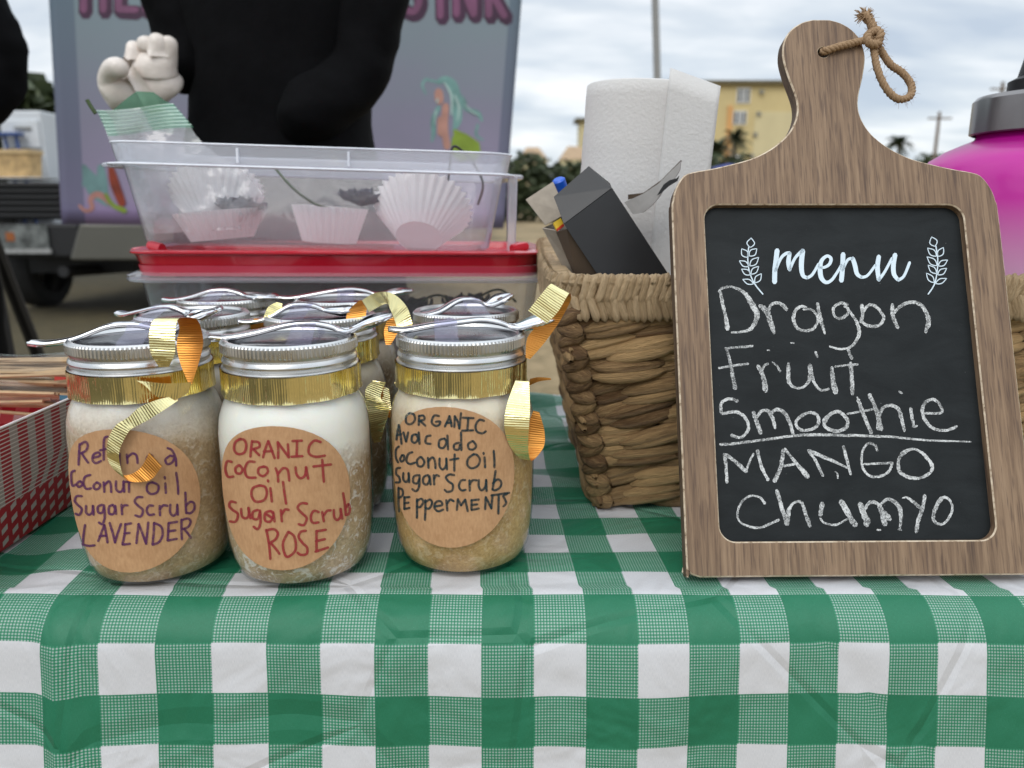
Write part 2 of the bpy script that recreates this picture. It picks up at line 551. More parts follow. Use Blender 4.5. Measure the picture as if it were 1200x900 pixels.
# ------------------------------------------------------------------ mesh helpers
class MB:
    "collects vertices, faces, material indices, uv and tone, then links them as one mesh object"
    def __init__(s): s.v, s.f, s.mi, s.uv, s.tone = [], [], [], {}, []
    def add(s, verts, faces, mi=0, uvs=None, tone=0.5):
        o = len(s.v)
        s.v += [tuple(x) for x in verts]
        s.tone += [tone] * len(verts)
        if uvs is not None:
            for i, w in enumerate(uvs): s.uv[o + i] = w
        for f in faces:
            s.f.append(tuple(o + i for i in f)); s.mi.append(mi)
        return o
    def box(s, c, h, mi=0, rot=None):
        cx, cy, cz = c; hx, hy, hz = h
        vs = [Vector((x * hx, y * hy, z * hz)) for z in (-1, 1) for y in (-1, 1) for x in (-1, 1)]
        if rot: vs = [rot @ v for v in vs]
        vs = [v + Vector(c) for v in vs]
        s.add(vs, [(0, 2, 3, 1), (4, 5, 7, 6), (0, 1, 5, 4), (2, 6, 7, 3), (0, 4, 6, 2), (1, 3, 7, 5)], mi)
    def grid(s, rows, mi=0, uvs=None, close=False, tone=0.5):
        n = len(rows[0])
        vs = [p for r in rows for p in r]
        fs = []
        for i in range(len(rows) - 1):
            for j in range(n if close else n - 1):
                k = (j + 1) % n
                fs.append((i * n + j, i * n + k, (i + 1) * n + k, (i + 1) * n + j))
        return s.add(vs, fs, mi, [w for r in uvs for w in r] if uvs else None, tone)
    def lathe(s, prof, n=48, mi=0, c=(0, 0, 0), mod=None, cap0=False, cap1=False):
        rows = []
        for k, (r, z) in enumerate(prof):
            row = []
            for j in range(n):
                a = 2 * math.pi * j / n
                rr = r * (mod(k, j) if mod else 1)
                row.append((c[0] + rr * math.cos(a), c[1] + rr * math.sin(a), c[2] + z))
            rows.append(row)
        o = s.grid(rows, mi, None, True)
        if cap0: s.f.append(tuple(o + n - 1 - j for j in range(n))); s.mi.append(mi)
        if cap1: s.f.append(tuple(o + (len(prof) - 1) * n + j for j in range(n))); s.mi.append(mi)
    def tube(s, pts, r, n=8, mi=0, caps=True, tone=0.5):
        pts = [Vector(p) for p in pts]
        rs = r if isinstance(r, (list, tuple)) else [r] * len(pts)
        t0 = (pts[1] - pts[0]).normalized()
        up = Vector((0, 0, 1)) if abs(t0.z) < 0.9 else Vector((1, 0, 0))
        a = t0.cross(up).normalized()
        rows, uvs, L = [], [], 0.0
        for i, p in enumerate(pts):
            t = (pts[min(i + 1, len(pts) - 1)] - pts[max(i - 1, 0)]).normalized()
            a = (a - t * a.dot(t)).normalized()
            b = t.cross(a)
            if i: L += (p - pts[i - 1]).length
            rows.append([p + (a * math.cos(q) + b * math.sin(q)) * rs[i] for q in [2 * math.pi * j / n for j in range(n)]])
            uvs.append([(L * 100, j / n) for j in range(n)])
        o = s.grid(rows, mi, uvs, True, tone)
        if caps:
            s.f.append(tuple(o + n - 1 - j for j in range(n))); s.mi.append(mi)
            s.f.append(tuple(o + (len(pts) - 1) * n + j for j in range(n))); s.mi.append(mi)
    def build(s, name, mats, parent=None, smooth=True, bevel=0.0, bseg=2, solid=0.0, angle=40, offset=0.0, sub=0):
        me = bpy.data.meshes.new(name)
        me.from_pydata(s.v, [], s.f)
        if not isinstance(mats, (list, tuple)): mats = [mats]
        for m in mats: me.materials.append(m)
        me.polygons.foreach_set("material_index", s.mi)
        if s.uv:
            l = me.uv_layers.new(name="UVMap")
            for lp in me.loops: l.data[lp.index].uv = s.uv.get(lp.vertex_index, (0, 0))
        if any(abs(t - 0.5) > 1e-6 for t in s.tone):
            a = me.attributes.new("tone", 'FLOAT', 'POINT')
            a.data.foreach_set("value", s.tone)
        me.update()
        o = bpy.data.objects.new(name, me)
        COL.objects.link(o)
        if smooth:
            me.polygons.foreach_set("use_smooth", [True] * len(me.polygons))
            if angle < 180: me.set_sharp_from_angle(angle=R(angle))
        if solid:
            md = o.modifiers.new("thickness", 'SOLIDIFY'); md.thickness = solid; md.offset = offset
        if bevel:
            md = o.modifiers.new("edge", 'BEVEL'); md.width = bevel; md.segments = bseg; md.limit_method = 'ANGLE'
        if sub:
            md = o.modifiers.new("smooth", 'SUBSURF'); md.levels = sub; md.render_levels = sub
        if parent: o.parent = parent
        return o

def tag(o, label=None, cat=None, group=None, kind=None):
    if label: o["label"] = label
    if cat: o["category"] = cat
    if group: o["group"] = group
    if kind: o["kind"] = kind
    return o
def empty(name, loc, label, cat, group=None, rot=(0, 0, 0)):
    o = bpy.data.objects.new(name, None)
    COL.objects.link(o)
    o.location = loc; o.rotation_euler = rot
    o.empty_display_size = 0.02
    return tag(o, label, cat, group)
def cr(pts, n=6, closed=False):
    "Catmull-Rom through points of any dimension"
    P = [tuple(p) for p in pts]
    if len(P) < 3 and not closed:
        return [tuple(a + (b - a) * k / n for a, b in zip(P[0], P[1])) for k in range(n + 1)] if len(P) == 2 else P
    out = []
    m = len(P)
    rng = range(m if closed else m - 1)
    for i in rng:
        if closed: p0, p1, p2, p3 = P[(i - 1) % m], P[i], P[(i + 1) % m], P[(i + 2) % m]
        else: p0, p1, p2, p3 = P[max(i - 1, 0)], P[i], P[i + 1], P[min(i + 2, m - 1)]
        for k in range(n):
            t = k / n
            out.append(tuple(0.5 * (2 * b + (c - a) * t + (2 * a - 5 * b + 4 * c - d) * t * t + (3 * b - a - 3 * c + d) * t ** 3) for a, b, c, d in zip(p0, p1, p2, p3)))
    if not closed: out.append(P[-1])
    return out
def stroke2d(pts, w, n=5, jit=0.0, smooth=True):
    "a pen stroke as a flat ribbon in 2-D: returns vertices and quads; w may be one width or one per point"
    ws = w if isinstance(w, (list, tuple)) else [w] * len(pts)
    q = cr([(p[0], p[1], ww) for p, ww in zip(pts, ws)], n) if smooth else [(p[0], p[1], ww) for p, ww in zip(pts, ws)]
    vs, fs = [], []
    m = len(q)
    # round ends
    def nrm(i):
        a, b = q[max(i - 1, 0)], q[min(i + 1, m - 1)]
        dx, dy = b[0] - a[0], b[1] - a[1]
        L = math.hypot(dx, dy) or 1
        return dx / L, dy / L
    seq = []
    tx, ty = nrm(0); x, y, ww = q[0]
    seq.append((x - tx * ww * 0.42, y - ty * ww * 0.42, ww * 0.45, tx, ty))
    for i in range(m):
        tx, ty = nrm(i); seq.append((*q[i], tx, ty))
    tx, ty = nrm(m - 1); x, y, ww = q[-1]
    seq.append((x + tx * ww * 0.42, y + ty * ww * 0.42, ww * 0.45, tx, ty))
    for (x, y, ww, tx, ty) in seq:
        j1 = 1 + random.uniform(-jit, jit); j2 = 1 + random.uniform(-jit, jit)
        vs.append((x - ty * ww / 2 * j1, y + tx * ww / 2 * j1)); vs.append((x + ty * ww / 2 * j2, y - tx * ww / 2 * j2))
    for i in range(len(seq) - 1): fs.append((2 * i, 2 * i + 1, 2 * i + 3, 2 * i + 2))
    return vs, fs
def ribbon(mb, rows, n=6, flip=False, mi=0):
    "foil strip from pairs of edge points (world)"
    A = cr([r[0] for r in rows], n); B = cr([r[1] for r in rows], n)
    L = 0; R_, U_ = [], []
    for i in range(len(A)):
        a, b = Vector(A[i]), Vector(B[i])
        if i: L += ((a + b) / 2 - (Vector(A[i - 1]) + Vector(B[i - 1])) / 2).length
        row = [a.lerp(b, t) for t in (0, 1 / 3, 2 / 3, 1)]
        if flip: row.reverse()
        R_.append(row); U_.append([(L, t * 0.012) for t in (0, 1 / 3, 2 / 3, 1)])
    mb.grid(R_, mi, U_)
def rrect(hx, hy, r, n=6):
    pts = []
    for cx, cy, a0 in ((hx - r, hy - r, 0), (-hx + r, hy - r, 90), (-hx + r, -hy + r, 180), (hx - r, -hy + r, 270)):
        for k in range(n + 1):
            a = R(a0 + 90 * k / n)
            pts.append((cx + r * math.cos(a), cy + r * math.sin(a)))
    return pts
def loft(mb, secs, mi=0, n=6, cap0=False, cap1=False, c=(0, 0)):
    rows = [[(c[0] + x, c[1] + y, z) for x, y in rrect(hx, hy, r, n)] for z, hx, hy, r in secs]
    o = mb.grid(rows, mi, None, True)
    k = len(rows[0])
    if cap0: mb.f.append(tuple(o + k - 1 - j for j in range(k))); mb.mi.append(mi)
    if cap1: mb.f.append(tuple(o + (len(rows) - 1) * k + j for j in range(k))); mb.mi.append(mi)
def skinned(name, verts, edges, mat, parent, root=0, sub=2):
    "one continuous body grown around a skeleton; verts = (x, y, z, rx, ry)"
    me = bpy.data.meshes.new(name)
    bm = bmesh.new()
    sk = bm.verts.layers.skin.verify()
    vs = []
    for i, v in enumerate(verts):
        q = bm.verts.new(v[:3]); q[sk].radius = (v[3], v[4] if len(v) > 4 else v[3]); q[sk].use_root = (i == root); vs.append(q)
    for a, b in edges: bm.edges.new((vs[a], vs[b]))
    bm.to_mesh(me); bm.free()
    o = bpy.data.objects.new(name, me); COL.objects.link(o)
    md = o.modifiers.new("skin", 'SKIN'); md.use_smooth_shade = True; md.branch_smoothing = 0.4
    s2 = o.modifiers.new("sub", 'SUBSURF'); s2.levels = sub; s2.render_levels = sub
    dg = bpy.context.evaluated_depsgraph_get(); dg.update()
    nm = bpy.data.meshes.new_from_object(o.evaluated_get(dg))
    o.modifiers.clear(); o.data = nm; bpy.data.meshes.remove(me); nm.name = name
    nm.materials.clear(); nm.materials.append(mat)
    nm.polygons.foreach_set("use_smooth", [True] * len(nm.polygons))
    if parent: o.parent = parent
    return o

# ================================================================== SETTING
# ground
mb = MB()
N = 40
xs = [-1] + [0]
rows = []
ext = 2500
def gpos(i): 
    t = (i / N) * 2 - 1
    return math.copysign(abs(t) ** 3, t) * ext
for j in range(N + 1): rows.append([(gpos(i), gpos(j), 0) for i in range(N + 1)])
mb.grid(rows)
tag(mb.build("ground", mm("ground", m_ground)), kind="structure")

# hedge, trees
def leaf_cloud(mb, c, rad, n, size, rnd, squash=1.0):
    for _ in range(n):
        while True:
            p = Vector((rnd.uniform(-1, 1), rnd.uniform(-1, 1), rnd.uniform(-1, 1)))
            if p.length < 1 and p.length > 0.35: break
        p = Vector((p.x * rad[0], p.y * rad[1], p.z * rad[2])) + Vector(c)
        q = Matrix.Rotation(rnd.uniform(0, 6.3), 3, 'Z') @ Matrix.Rotation(rnd.uniform(-1.2, 1.2), 3, 'X')
        s = size * rnd.uniform(0.6, 1.4)
        vs = [p + q @ Vector(w) * s for w in ((-0.5, 0, -0.25), (0.5, 0, -0.25), (0.35, 0.1, 0.3), (-0.35, 0.1, 0.3))]
        mb.add(vs, [(0, 1, 2, 3)])
LF = mm("hedge_leaf", m_leaf, "hedge_leaf", (0.018, 0.030, 0.011), (0.065, 0.085, 0.030))
LF2 = mm("palm_leaf", m_leaf, "palm_leaf", (0.020, 0.032, 0.014), (0.07, 0.095, 0.04))
BARK = mm("bark", simple, "bark", (0.16, 0.12, 0.085), 0.9, bump=0.5, bscale=8)
rnd = random.Random(3)
he = MB()
for i in range(26):
    x = -7 + i * 0.9
    leaf_cloud(he, (x, 52 + rnd.uniform(-1, 1), 2.0 + rnd.uniform(-.2, .3)), (1.5, 1.5, 2.0 + rnd.uniform(0, 0.6)), 420, 0.42, rnd)
tag(he.build("hedge", LF, smooth=False), "long dark green hedge across the far side of the dry field", "hedge")

def palm(x, y, h, r, label, trunk_r=0.16):
    t = empty("palm_tree", (x, y, 0), label, "palm tree", "palm trees round the apartment block")
    b = MB()
    b.tube([(0, 0, 0), (0.08, 0, h * 0.5), (0.0, 0, h)], [trunk_r * 1.2, trunk_r, trunk_r * 0.8], 8)
    b.build("trunk", BARK, t)
    b = MB()
    q = random.Random(int(x * 10))
    for k in range(34):
        a = q.uniform(0, 6.28); el = q.uniform(-0.7, 1.2); L = r * q.uniform(0.8, 1.1)
        d = Vector((math.cos(a) * math.cos(el), math.sin(a) * math.cos(el), math.sin(el)))
        side = Vector((-math.sin(a), math.cos(a), 0))
        prev = None
        pts = [Vector((0, 0, h)) + d * L * s + Vector((0, 0, -0.55 * L * s * s)) for s in (0, .25, .5, .75, 1)]
        for i in range(4):
            for j in range(5):
                p = pts[i].lerp(pts[i + 1], j / 5)
                for sg in (-1, 1):
                    tip = p + side * sg * 0.28 * r + d * 0.16 * r + Vector((0, 0, -0.12 * r))
                    b.add([p, p + d * 0.06 * r, tip], [(0, 1, 2)])
    b.build("crown", LF2, t, smooth=False)
palm(14.9, 54, 5.6, 1.15, "small palm tree before the windows of the yellow block")
palm(14.15, 55.5, 5.0, 1.3, "palm tree half hidden behind the paper towel")
palm(38.5, 80, 7.3, 1.6, "palm tree standing between the board handle and the utility pole")
def round_tree(x, y, h, r, label):
    t = empty("broadleaf_tree", (x, y, 0), label, "tree")
    b = MB(); b.tube([(0, 0, 0), (0.1, 0, h * .6)], [0.22, 0.1], 8); b.build("trunk", BARK, t)
    b = MB(); q = random.Random(int(x * 7))
    for k in range(7):
        a = k * 0.9
        leaf_cloud(b, (math.cos(a) * r * .55, math.sin(a) * r * .5, h * .72 + q.uniform(-.3, .3)), (r * .6, r * .6, h * .25), 160, 0.4, q)
    b.build("crown", LF, t, smooth=False)
round_tree(42.5, 80, 6.3, 2.2, "low broad tree showing just over the board's right shoulder")
round_tree(47.5, 84, 6.6, 1.6, "small tree touching the pink jug's left shoulder")
round_tree(-6.0, 9.6, 2.35, 0.75, "dark bush beside the left edge of the banner")  # stand-in: the dark wedge here is unidentified, a bush was added for it

# apartment block
YW = mm("yellow_stucco", simple, "yellow_stucco", (0.60, 0.49, 0.25), 0.9, scale=0.4, var=.06)
PW = mm("pale_stucco", simple, "pale_stucco", (0.62, 0.54, 0.32), 0.9, scale=0.4, var=.06)
OW = mm("orange_stucco", simple, "orange_stucco", (0.66, 0.36, 0.14), 0.9, scale=0.4, var=.06)
WT = mm("white_trim", simple, "white_trim", (0.72, 0.72, 0.70), 0.6, scale=2, var=.05)
DG = mm("dark_glass", simple, "dark_glass", (0.045, 0.06, 0.075), 0.15, scale=1, var=.2)
RF = mm("roof_edge", simple, "roof_edge", (0.13, 0.11, 0.06), 0.8, scale=1)
D = 100.0
ab = empty("apartment_building", (30, D, 0), "tall yellow apartment block with shuttered windows behind the board handle", "building")
def px(u, d): return (u - 600) / FPX * d * 0.985
def pz(v, d): return CZ + d * math.tan(math.atan((450 - v) / FPX) - PITCH)
x0, x1 = 18.0, px(924, D); ztop = pz(99, D)
b = MB(); b.box(((x0 + x1) / 2 - 30, 7, ztop / 2), ((x1 - x0) / 2, 7, ztop / 2)); b.build("wall", YW, ab, False)
b = MB(); xa, xb = px(874, D), px(919, D); zb = pz(131, D)
b.box(((xa + xb) / 2 - 30, -0.08, zb / 2), ((xb - xa) / 2, 0.08, zb / 2)); b.build("wall_panel", PW, ab, False)
b = MB(); b.box((px(846, D) - 30, -0.15, pz(124, D) / 2), (0.28, 0.15, pz(124, D) / 2)); b.build("pilaster", OW, ab, False)
b = MB(); b.box(((x0 + x1) / 2 - 30, 6.8, ztop + 0.2), ((x1 - x0) / 2 + .35, 7.4, 0.22)); b.build("roof", RF, ab, False)
for (u, va, vb_) in ((860, 103, 121), (857.5, 130, 146), (855.5, 182, 201)):
    f = MB(); xc = px(u, D) - 30; z0, z1 = pz(vb_, D), pz(va, D); hw = px(607.5, D)
    f.box((xc, -0.06, (z0 + z1) / 2), (hw, 0.06, (z1 - z0) / 2)); w = f.build("window", WT, ab, False)
    p = MB()
    for k in (-1, 0, 1): p.box((xc + k * hw * .62, -0.13, (z0 + z1) / 2), (hw * .2 if k else hw * .13, 0.015, (z1 - z0) / 2 * .86))
    p.build("pane", DG, w, False)
for (u, v) in ((879.5, 108), (878, 133.5), (875.5, 158), (873.5, 183)):
    f = MB(); f.box((px(u, D) - 30, -0.3, pz(v, D)), (0.22, 0.14, 0.22)); f.build("vent", mm("grey", simple, "grey_paint", (0.22, 0.22, 0.2), .7), ab, False)
# low houses past the hedge
def house(u0, u1, v, d, label, hip=True):
    xa, xb, z = px(u0, d), px(u1, d), pz(v, d)
    t = empty("house", ((xa + xb) / 2, d, 0), label, "house")
    w = (xb - xa) / 2
    b = MB(); b.box((0, w, z * .4), (w * .92, w, z * .4)); b.build("wall", PW, t, False)
    b = MB(); zz = z * .8
    b.add([(-w, -.1, zz), (w, -.1, zz), (w, 2 * w, zz), (-w, 2 * w, zz), (-w * .4, w, z), (w * .4, w, z)],
          [(0, 1, 5, 4), (1, 2, 5), (2, 3, 4, 5), (3, 0, 4), (3, 2, 1, 0)])
    b.build("roof", mm("tan_roof", simple, "tan_roof", (0.42, 0.30, 0.19), .8, scale=1), t, False)
house(606, 642, 171, 110, "low tan roofed house over the hedge right of the banner")
house(654, 690, 170, 105, "low tan house at the foot of the slim tower")
tw = empty("tower_block", (px(681, 130), 130, 0), "slim beige tower with cornice at the paper towel's left edge", "building")
b = MB(); z = pz(142, 130); b.box((1.0, 2, z / 2), (1.6, 2, z / 2)); b.build("wall", PW, tw, False)
b = MB(); b.box((0.9, 2, z + .2), (2.2, 2.6, .25)); b.build("cornice", RF, tw, False)
# blue canopy by the block
ct = empty("canopy_tent", (px(848, 40), 40, 0), "small blue canopy tent at the foot of the yellow block", "tent")
b = MB(); b.add([(-1.3, -1.2, 2.75), (1.3, -1.2, 2.75), (1.3, 1.2, 2.75), (-1.3, 1.2, 2.75), (0, 0, 3.08)], [(0, 1, 4), (1, 2, 4), (2, 3, 4), (3, 0, 4)])
b.build("canopy", mm("blue_tarp", simple, "blue_tarp", (0.02, 0.035, 0.22), .6), ct, False)
for sx in (-1, 1):
    for sy in (-1, 1):
        b = MB(); b.tube([(sx * 1.25, sy * 1.15, 0), (sx * 1.25, sy * 1.15, 2.75)], .03); b.build("leg", WT, ct)
# poles
PG = mm("pole_grey", simple, "pole_grey", (0.27, 0.27, 0.26), .6)
lp = empty("lamp_post", (px(776, 8), 8.2, 0), "tall grey pole rising behind the paper towel", "pole")
top = at(764, -140, 8.2); bot = at(776, 372, 8.2)
b = MB(); b.tube([(bot.x - lp.location.x, 0, 0), (top.x - lp.location.x, 0, top.z)], [.042, .032], 10); b.build("shaft", PG, lp)
b = MB(); b.lathe([(.11, 0), (.11, .03), (.05, .06)], 12, c=(bot.x - lp.location.x, 0, 0)); b.build("base", PG, lp)
def upole(u, vt, d, label):
    t = empty("utility_pole", (px(u, d), d, 0), label, "utility pole", "far utility poles")
    z = pz(vt, d)
    b = MB(); b.tube([(0, 0, 0), (0, 0, z)], [.2, .14], 8); b.build("shaft", BARK, t)
    b = MB(); b.box((0, -.16, z - .6), (1.1, .06, .07)); b.build("crossarm", BARK, t, False)
upole(1083, 131, 75, "far utility pole between the twine loop and the pink jug")
upole(1150, 96, 70, "far utility pole just left of the jug's cap")

# pickup truck parked on the left
BK = mm("black_plastic", simple, "black_plastic", (0.008, 0.008, 0.009), .55, scale=5)
SV = mm("silver_paint", simple, "silver_paint", (.115, .112, .095), .35, metal=.2, coat=.3, scale=3, var=.04)
RUB = mm("rubber", simple, "rubber", (0.012, 0.012, 0.012), .8)
CH = mm("chrome", m_metal, "dull_chrome", (.6, .6, .6), .3)
TY = 6.7
tr = empty("pickup_truck", (-3.72, TY, 0), "silver pickup truck with black ribbed tailgate parked behind the banner", "pickup truck")
b = MB()
for s in (-1, 1):
    b.box((s * .88, 1.15, .87), (.06, 1.05, .27))
b.box((0, 1.1, .72), (.82, 1.1, .05)); b.build("bed", SV, tr, False, .02)
b = MB(); b.box((0, 3.3, .82), (.93, 1.2, .30)); b.box((0, 5.1, .85), (.92, .75, .22)); b.build("body", SV, tr, False, .06, 3)
b = MB()
rows = []
for z, ya, yb, hw in ((1.1, 2.15, 4.5, .9), (1.45, 2.25, 4.0, .82), (1.72, 2.45, 3.7, .72)):
    rows.append([(-hw, ya, z), (hw, ya, z), (hw, yb, z), (-hw, yb, z)])
b.grid(rows, 0, None, True); b.f.append((8, 9, 10, 11)); b.mi.append(0)
b.build("cab", SV, tr, False, .03)
b = MB(); b.add([(-.7, 2.24, 1.2), (.7, 2.24, 1.2), (.62, 2.38, 1.62), (-.62, 2.38, 1.62)], [(0, 1, 2, 3)]); b.build("rear_window", DG, tr, False)
b = MB()
b.box((0, 0.02, .985), (.93, .035, .155))
for k in range(6): b.box((0, -.03, .865 + k * .05), (.93, .022, .011))
b.build("tailgate", BK, tr, False, .006)
b = MB(); b.box((-.42, -.05, .66), (.52, .10, .14)); bb = b.build("bumper", BK, tr, False, .02)
b = MB(); b.add([(.12, -.16, .80), (.93, -.16, .80), (.93, -.16, .50), (0.0, -.16, .50), (.12, .1, .80), (.93, .1, .80), (.93, .1, .50), (0.0, .1, .50)],
                [(0, 3, 2, 1), (0, 1, 5, 4), (3, 7, 6, 2), (1, 2, 6, 5), (0, 4, 7, 3)]); b.build("bumper_end", SV, tr, False, .015)
pl = MB(); pl.box((-.43, -.165, .69), (.28, .008, .10)); lpz = pl.build("licence_plate", mm("plate_white", simple, "plate_white", (.12, .13, .125), .5, scale=14, var=.75), tr, False)
o_ = MB(); o_.box((-.46, -.176, .695), (.035, .002, .035)); o_.build("emblem", mm("plate_orange", simple, "plate_orange", (.30, .09, .02), .5), lpz, False)
b = MB(); b.box((-.43, -.17, .575), (.30, .012, .018)); b.build("step_trim", CH, tr, False)
for (x, y) in ((-.80, .75), (.80, .75), (-.80, 4.7), (.80, 4.7)):
    t = MB()
    prof = [(.24, -.12), (.33, -.125), (.37, -.09), (.375, 0), (.37, .09), (.33, .125), (.24, .12)]
    rows = [[(x + zz, y + r_ * math.cos(2 * math.pi * j / 28), .375 + r_ * math.sin(2 * math.pi * j / 28)) for j in range(28)] for r_, zz in prof]
    t.grid(rows, 0, None, True); w = t.build("wheel", RUB, tr)
    t = MB(); rows = [[(x + zz, y + r_ * math.cos(2 * math.pi * j / 28), .375 + r_ * math.sin(2 * math.pi * j / 28)) for j in range(28)] for r_, zz in ((.03, -.09), (.2, -.07), (.24, -.11))]
    t.grid(rows, 0, None, True); t.build("rim", CH, w)
b = MB(); b.box((-.3, .9, .42), (.55, .5, .07)); b.tube([(-.1, -.1, .40), (-.05, .9, .36)], .05); b.build("underbody", BK, tr, False)
for s in (-1, 1):
    b = MB(); b.box((s * .9, -.02, .98), (.035, .02, .12)); b.build("tail_light", mm("red_lens", simple, "red_lens", (.25, .01, .01), .25), tr, False, .005)
# goods on the truck bed
FX = lambda u, Y: at(u, 215, Y).x
wc = empty("drawer_cabinet", (FX(49, 7.4), 7.4, .77), "white plastic drawer cabinet standing in the truck bed", "cabinet")
WP = mm("white_plastic", simple, "white_plastic", (.60, .63, .66), .4, scale=4, var=.05)
b = MB(); b.box((0, 0, .5), (.19, .2, .5)); b.build("body", WP, wc, False, .015)
for k in range(3):
    b = MB(); b.box((0, -.212, .2 + k * .3), (.165, .012, .12)); d_ = b.build("drawer", WP, wc, False, .008)
    b = MB(); b.box((0.03, -.235, .25 + k * .3), (.07, .012, .012)); b.build("handle", PG, d_, False)
cr_ = empty("tan_basket", (FX(8, 6.86), 6.86, 1.185), "tan woven basket in a white tray on the truck's tailgate", "basket")
b = MB(); loft(b, [(0, .27, .09, .03), (.2, .29, .1, .03), (.2, .27, .08, .03), (.02, .25, .07, .03)], 0, 3, True); b.build("weave", mm("tan_weave", simple, "tan_weave", (.50, .34, .16), .8, scale=14, var=.35, bump=.6, bscale=40, bdist=.01), cr_)
b = MB(); loft(b, [(.19, .30, .11, .03), (.225, .30, .11, .03), (.225, .275, .085, .03)], 0, 3); b.build("rim", mm("tan_rim", simple, "tan_rim", (.58, .42, .22), .8), cr_)
tp = empty("serving_tray", (FX(2, 6.8), 6.83, 1.162), "white plastic tray along the top of the truck's tailgate", "tray")
b = MB(); loft(b, [(0, .42, .09, .03), (.012, .46, .11, .03), (.018, .46, .11, .03), (.02, .38, .07, .03)], 0, 3, True, True); b.build("dish", mm("tray_white", simple, "tray_white", (.78, .79, .8), .35), tp)
bt = empty("folding_stool", (FX(30, 7.15), 7.1, .77), "blue folding stool legs sticking up behind the tan basket", "stool")
BL = mm("blue_paint", simple, "blue_paint", (.03, .07, .22), .4)
for s in (-1, 1):
    b = MB(); b.tube([(s * .05 - .05, 0, .78), (s * .05 + .03, 0, 0.0)], .016); b.build("leg", BL, bt)
b = MB(); b.box((-.05, 0, .79), (.1, .05, .015)); b.build("seat", BL, bt, False, .005)

# black tripod leg by the left edge
st = empty("light_stand", (at(12, 436, 1.6).x, 1.6, 0), "black folding stand with splayed legs behind the red tray", "stand")
base = at(12, 436, 1.6); up_ = at(-8, 330, 1.6)
dv = (up_ - base)
b = MB(); p0 = base - dv * ((base.z) / dv.z); p1 = base + dv * 1.8
o3 = Vector((st.location.x, 1.6, 0))
b.tube([p0 - o3, p1 - o3], .016, 8); b.build("leg", BK, st)
b = MB(); b.tube([p1 - o3, p1 - o3 + Vector((-.12, .05, -1.45 * p1.z / 1.45))], .014, 8); b.build("leg", BK, st)
b = MB(); b.tube([p1 - o3, p1 - o3 + Vector((.0, .35, -p1.z))], .014, 8); b.build("leg", BK, st)
b = MB(); b.tube([p1 - o3 + Vector((0, 0, -.05)), p1 - o3 + Vector((0, 0, .35))], .018, 8); b.build("pole", BK, st)

# banner
BY = 2.2
bn = empty("banner", (at(330, 262, BY).x, BY, 0), "large mauve and teal vinyl banner with purple lettering", "banner")
bo = Vector(bn.location)
TLp, BLp = at(54, -60, BY), at(70, 263, BY)
BRp, TRp = at(590, 268, BY), at(616, -60, BY)
up2 = 0.42
def bpt(s, t):
    a = BLp.lerp(TLp, t); c = BRp.lerp(TRp, t)
    p = a.lerp(c, s)
    p.y = BY + 0.02 * math.sin(s * 7) + 0.012 * math.sin(s * 17 + 1) * (1 - t)
    return p
rows, uvs = [], []
TM = 1.5
for j in range(25):
    t = TM * j / 24
    rows.append([bpt(i / 60, t) - bo for i in range(61)]); uvs.append([(i / 60, min(t, 1.0)) for i in range(61)])
b = MB(); b.grid(rows, 0, uvs); b.build("vinyl_sheet", mm("banner", m_banner), bn, solid=.002)
for s in (0.40, 0.62):
    b = MB(); q = bpt(s, TM) - bo; b.tube([(q.x - .0, .06, 0), (q.x, .06, q.z + .02)], .012); b.build("stand_pole", PG, bn)
b = MB(); q0, q1 = bpt(0, TM) - bo, bpt(1, TM) - bo; b.tube([(q0.x - .05, .05, q0.z), (q1.x + .05, .05, q1.z)], .013); b.build("crossbar", PG, bn)
def on_banner(u, v, lift=.004):
    d = ray(u, v); p = at(u, v, BY)
    # stay on the rippled sheet
    t = (p.z - BLp.z) / (TLp.z - BLp.z)
    a = BLp.lerp(TLp, t); c = BRp.lerp(TRp, t)
    s = (p.x - a.x) / (c.x - a.x)
    return at(u, v, bpt(s, t).y - .0015 - lift) - bo
PUR = mm("print_plum", simple, "print_plum", (.050, .012, .042), .5, scale=9, var=.25)
PNK = mm("print_pink", simple, "print_pink", (.185, .062, .135), .5, scale=9, var=.25)
def bstrokes(name, specs, mats, lift=.0):
    b = MB()
    for pts, w, mi in specs:
        vs, fs = stroke2d(pts, w)
        b.add([on_banner(u, v, lift + mi * .0007) for u, v in vs], fs, mi)
    return b.build(name, mats, bn, False)
def boldletters(base_l, specs):
    "bold outlined capitals: plum outline, pink core"
    out = []
    for pts in specs:
        out.append(([(x + 1.5, y + 3.0) for x, y in pts], 17, 0))
    for pts in specs:
        out.append(([(x - 1, y - .5) for x, y in pts], 8, 1))
    return out
# MERM... & INK, running off the top of the picture
caps = []
def L(*p): caps.append(list(p))
y0, y1 = -40, 12
L((99, y1), (99, y0)); L((99, y0), (110, -15), (121, y0)); L((121, y0), (122, y1))                        # M
L((140, y0), (140, y1 - 1)); L((140, y1 - 1), (160, y1)); L((140, -17), (157, -17)); L((140, y0), (160, y0))   # E
L((172, y1), (171, y0)); L((171, y0), (188, y0 + 4), (188, -20), (172, -16)); L((175, -16), (190, y1))    # R
L((206, y1), (205, y0)); L((205, y0), (216, -15), (227, y0)); L((227, y0), (228, y1))                      # M
L((462, 2), (474, 10), (486, 14), (492, 0), (484, -18), (468, -28), (470, -42), (486, -44))                # S
L((516, -38), (517, y1 + 7))                                                                                # I
L((536, 17), (535, -36)); L((535, -36), (556, 17)); L((556, 17), (556, -36))                               # N
L((574, 18), (573, -36)); L((592, -36), (575, -8)); L((577, -8), (592, 19))                                # K
bstrokes("lettering", boldletters(None, caps), [PUR, PNK])
HR = mm("print_turquoise", simple, "print_turquoise", (.17, .33, .31), .5, scale=20, var=.35)
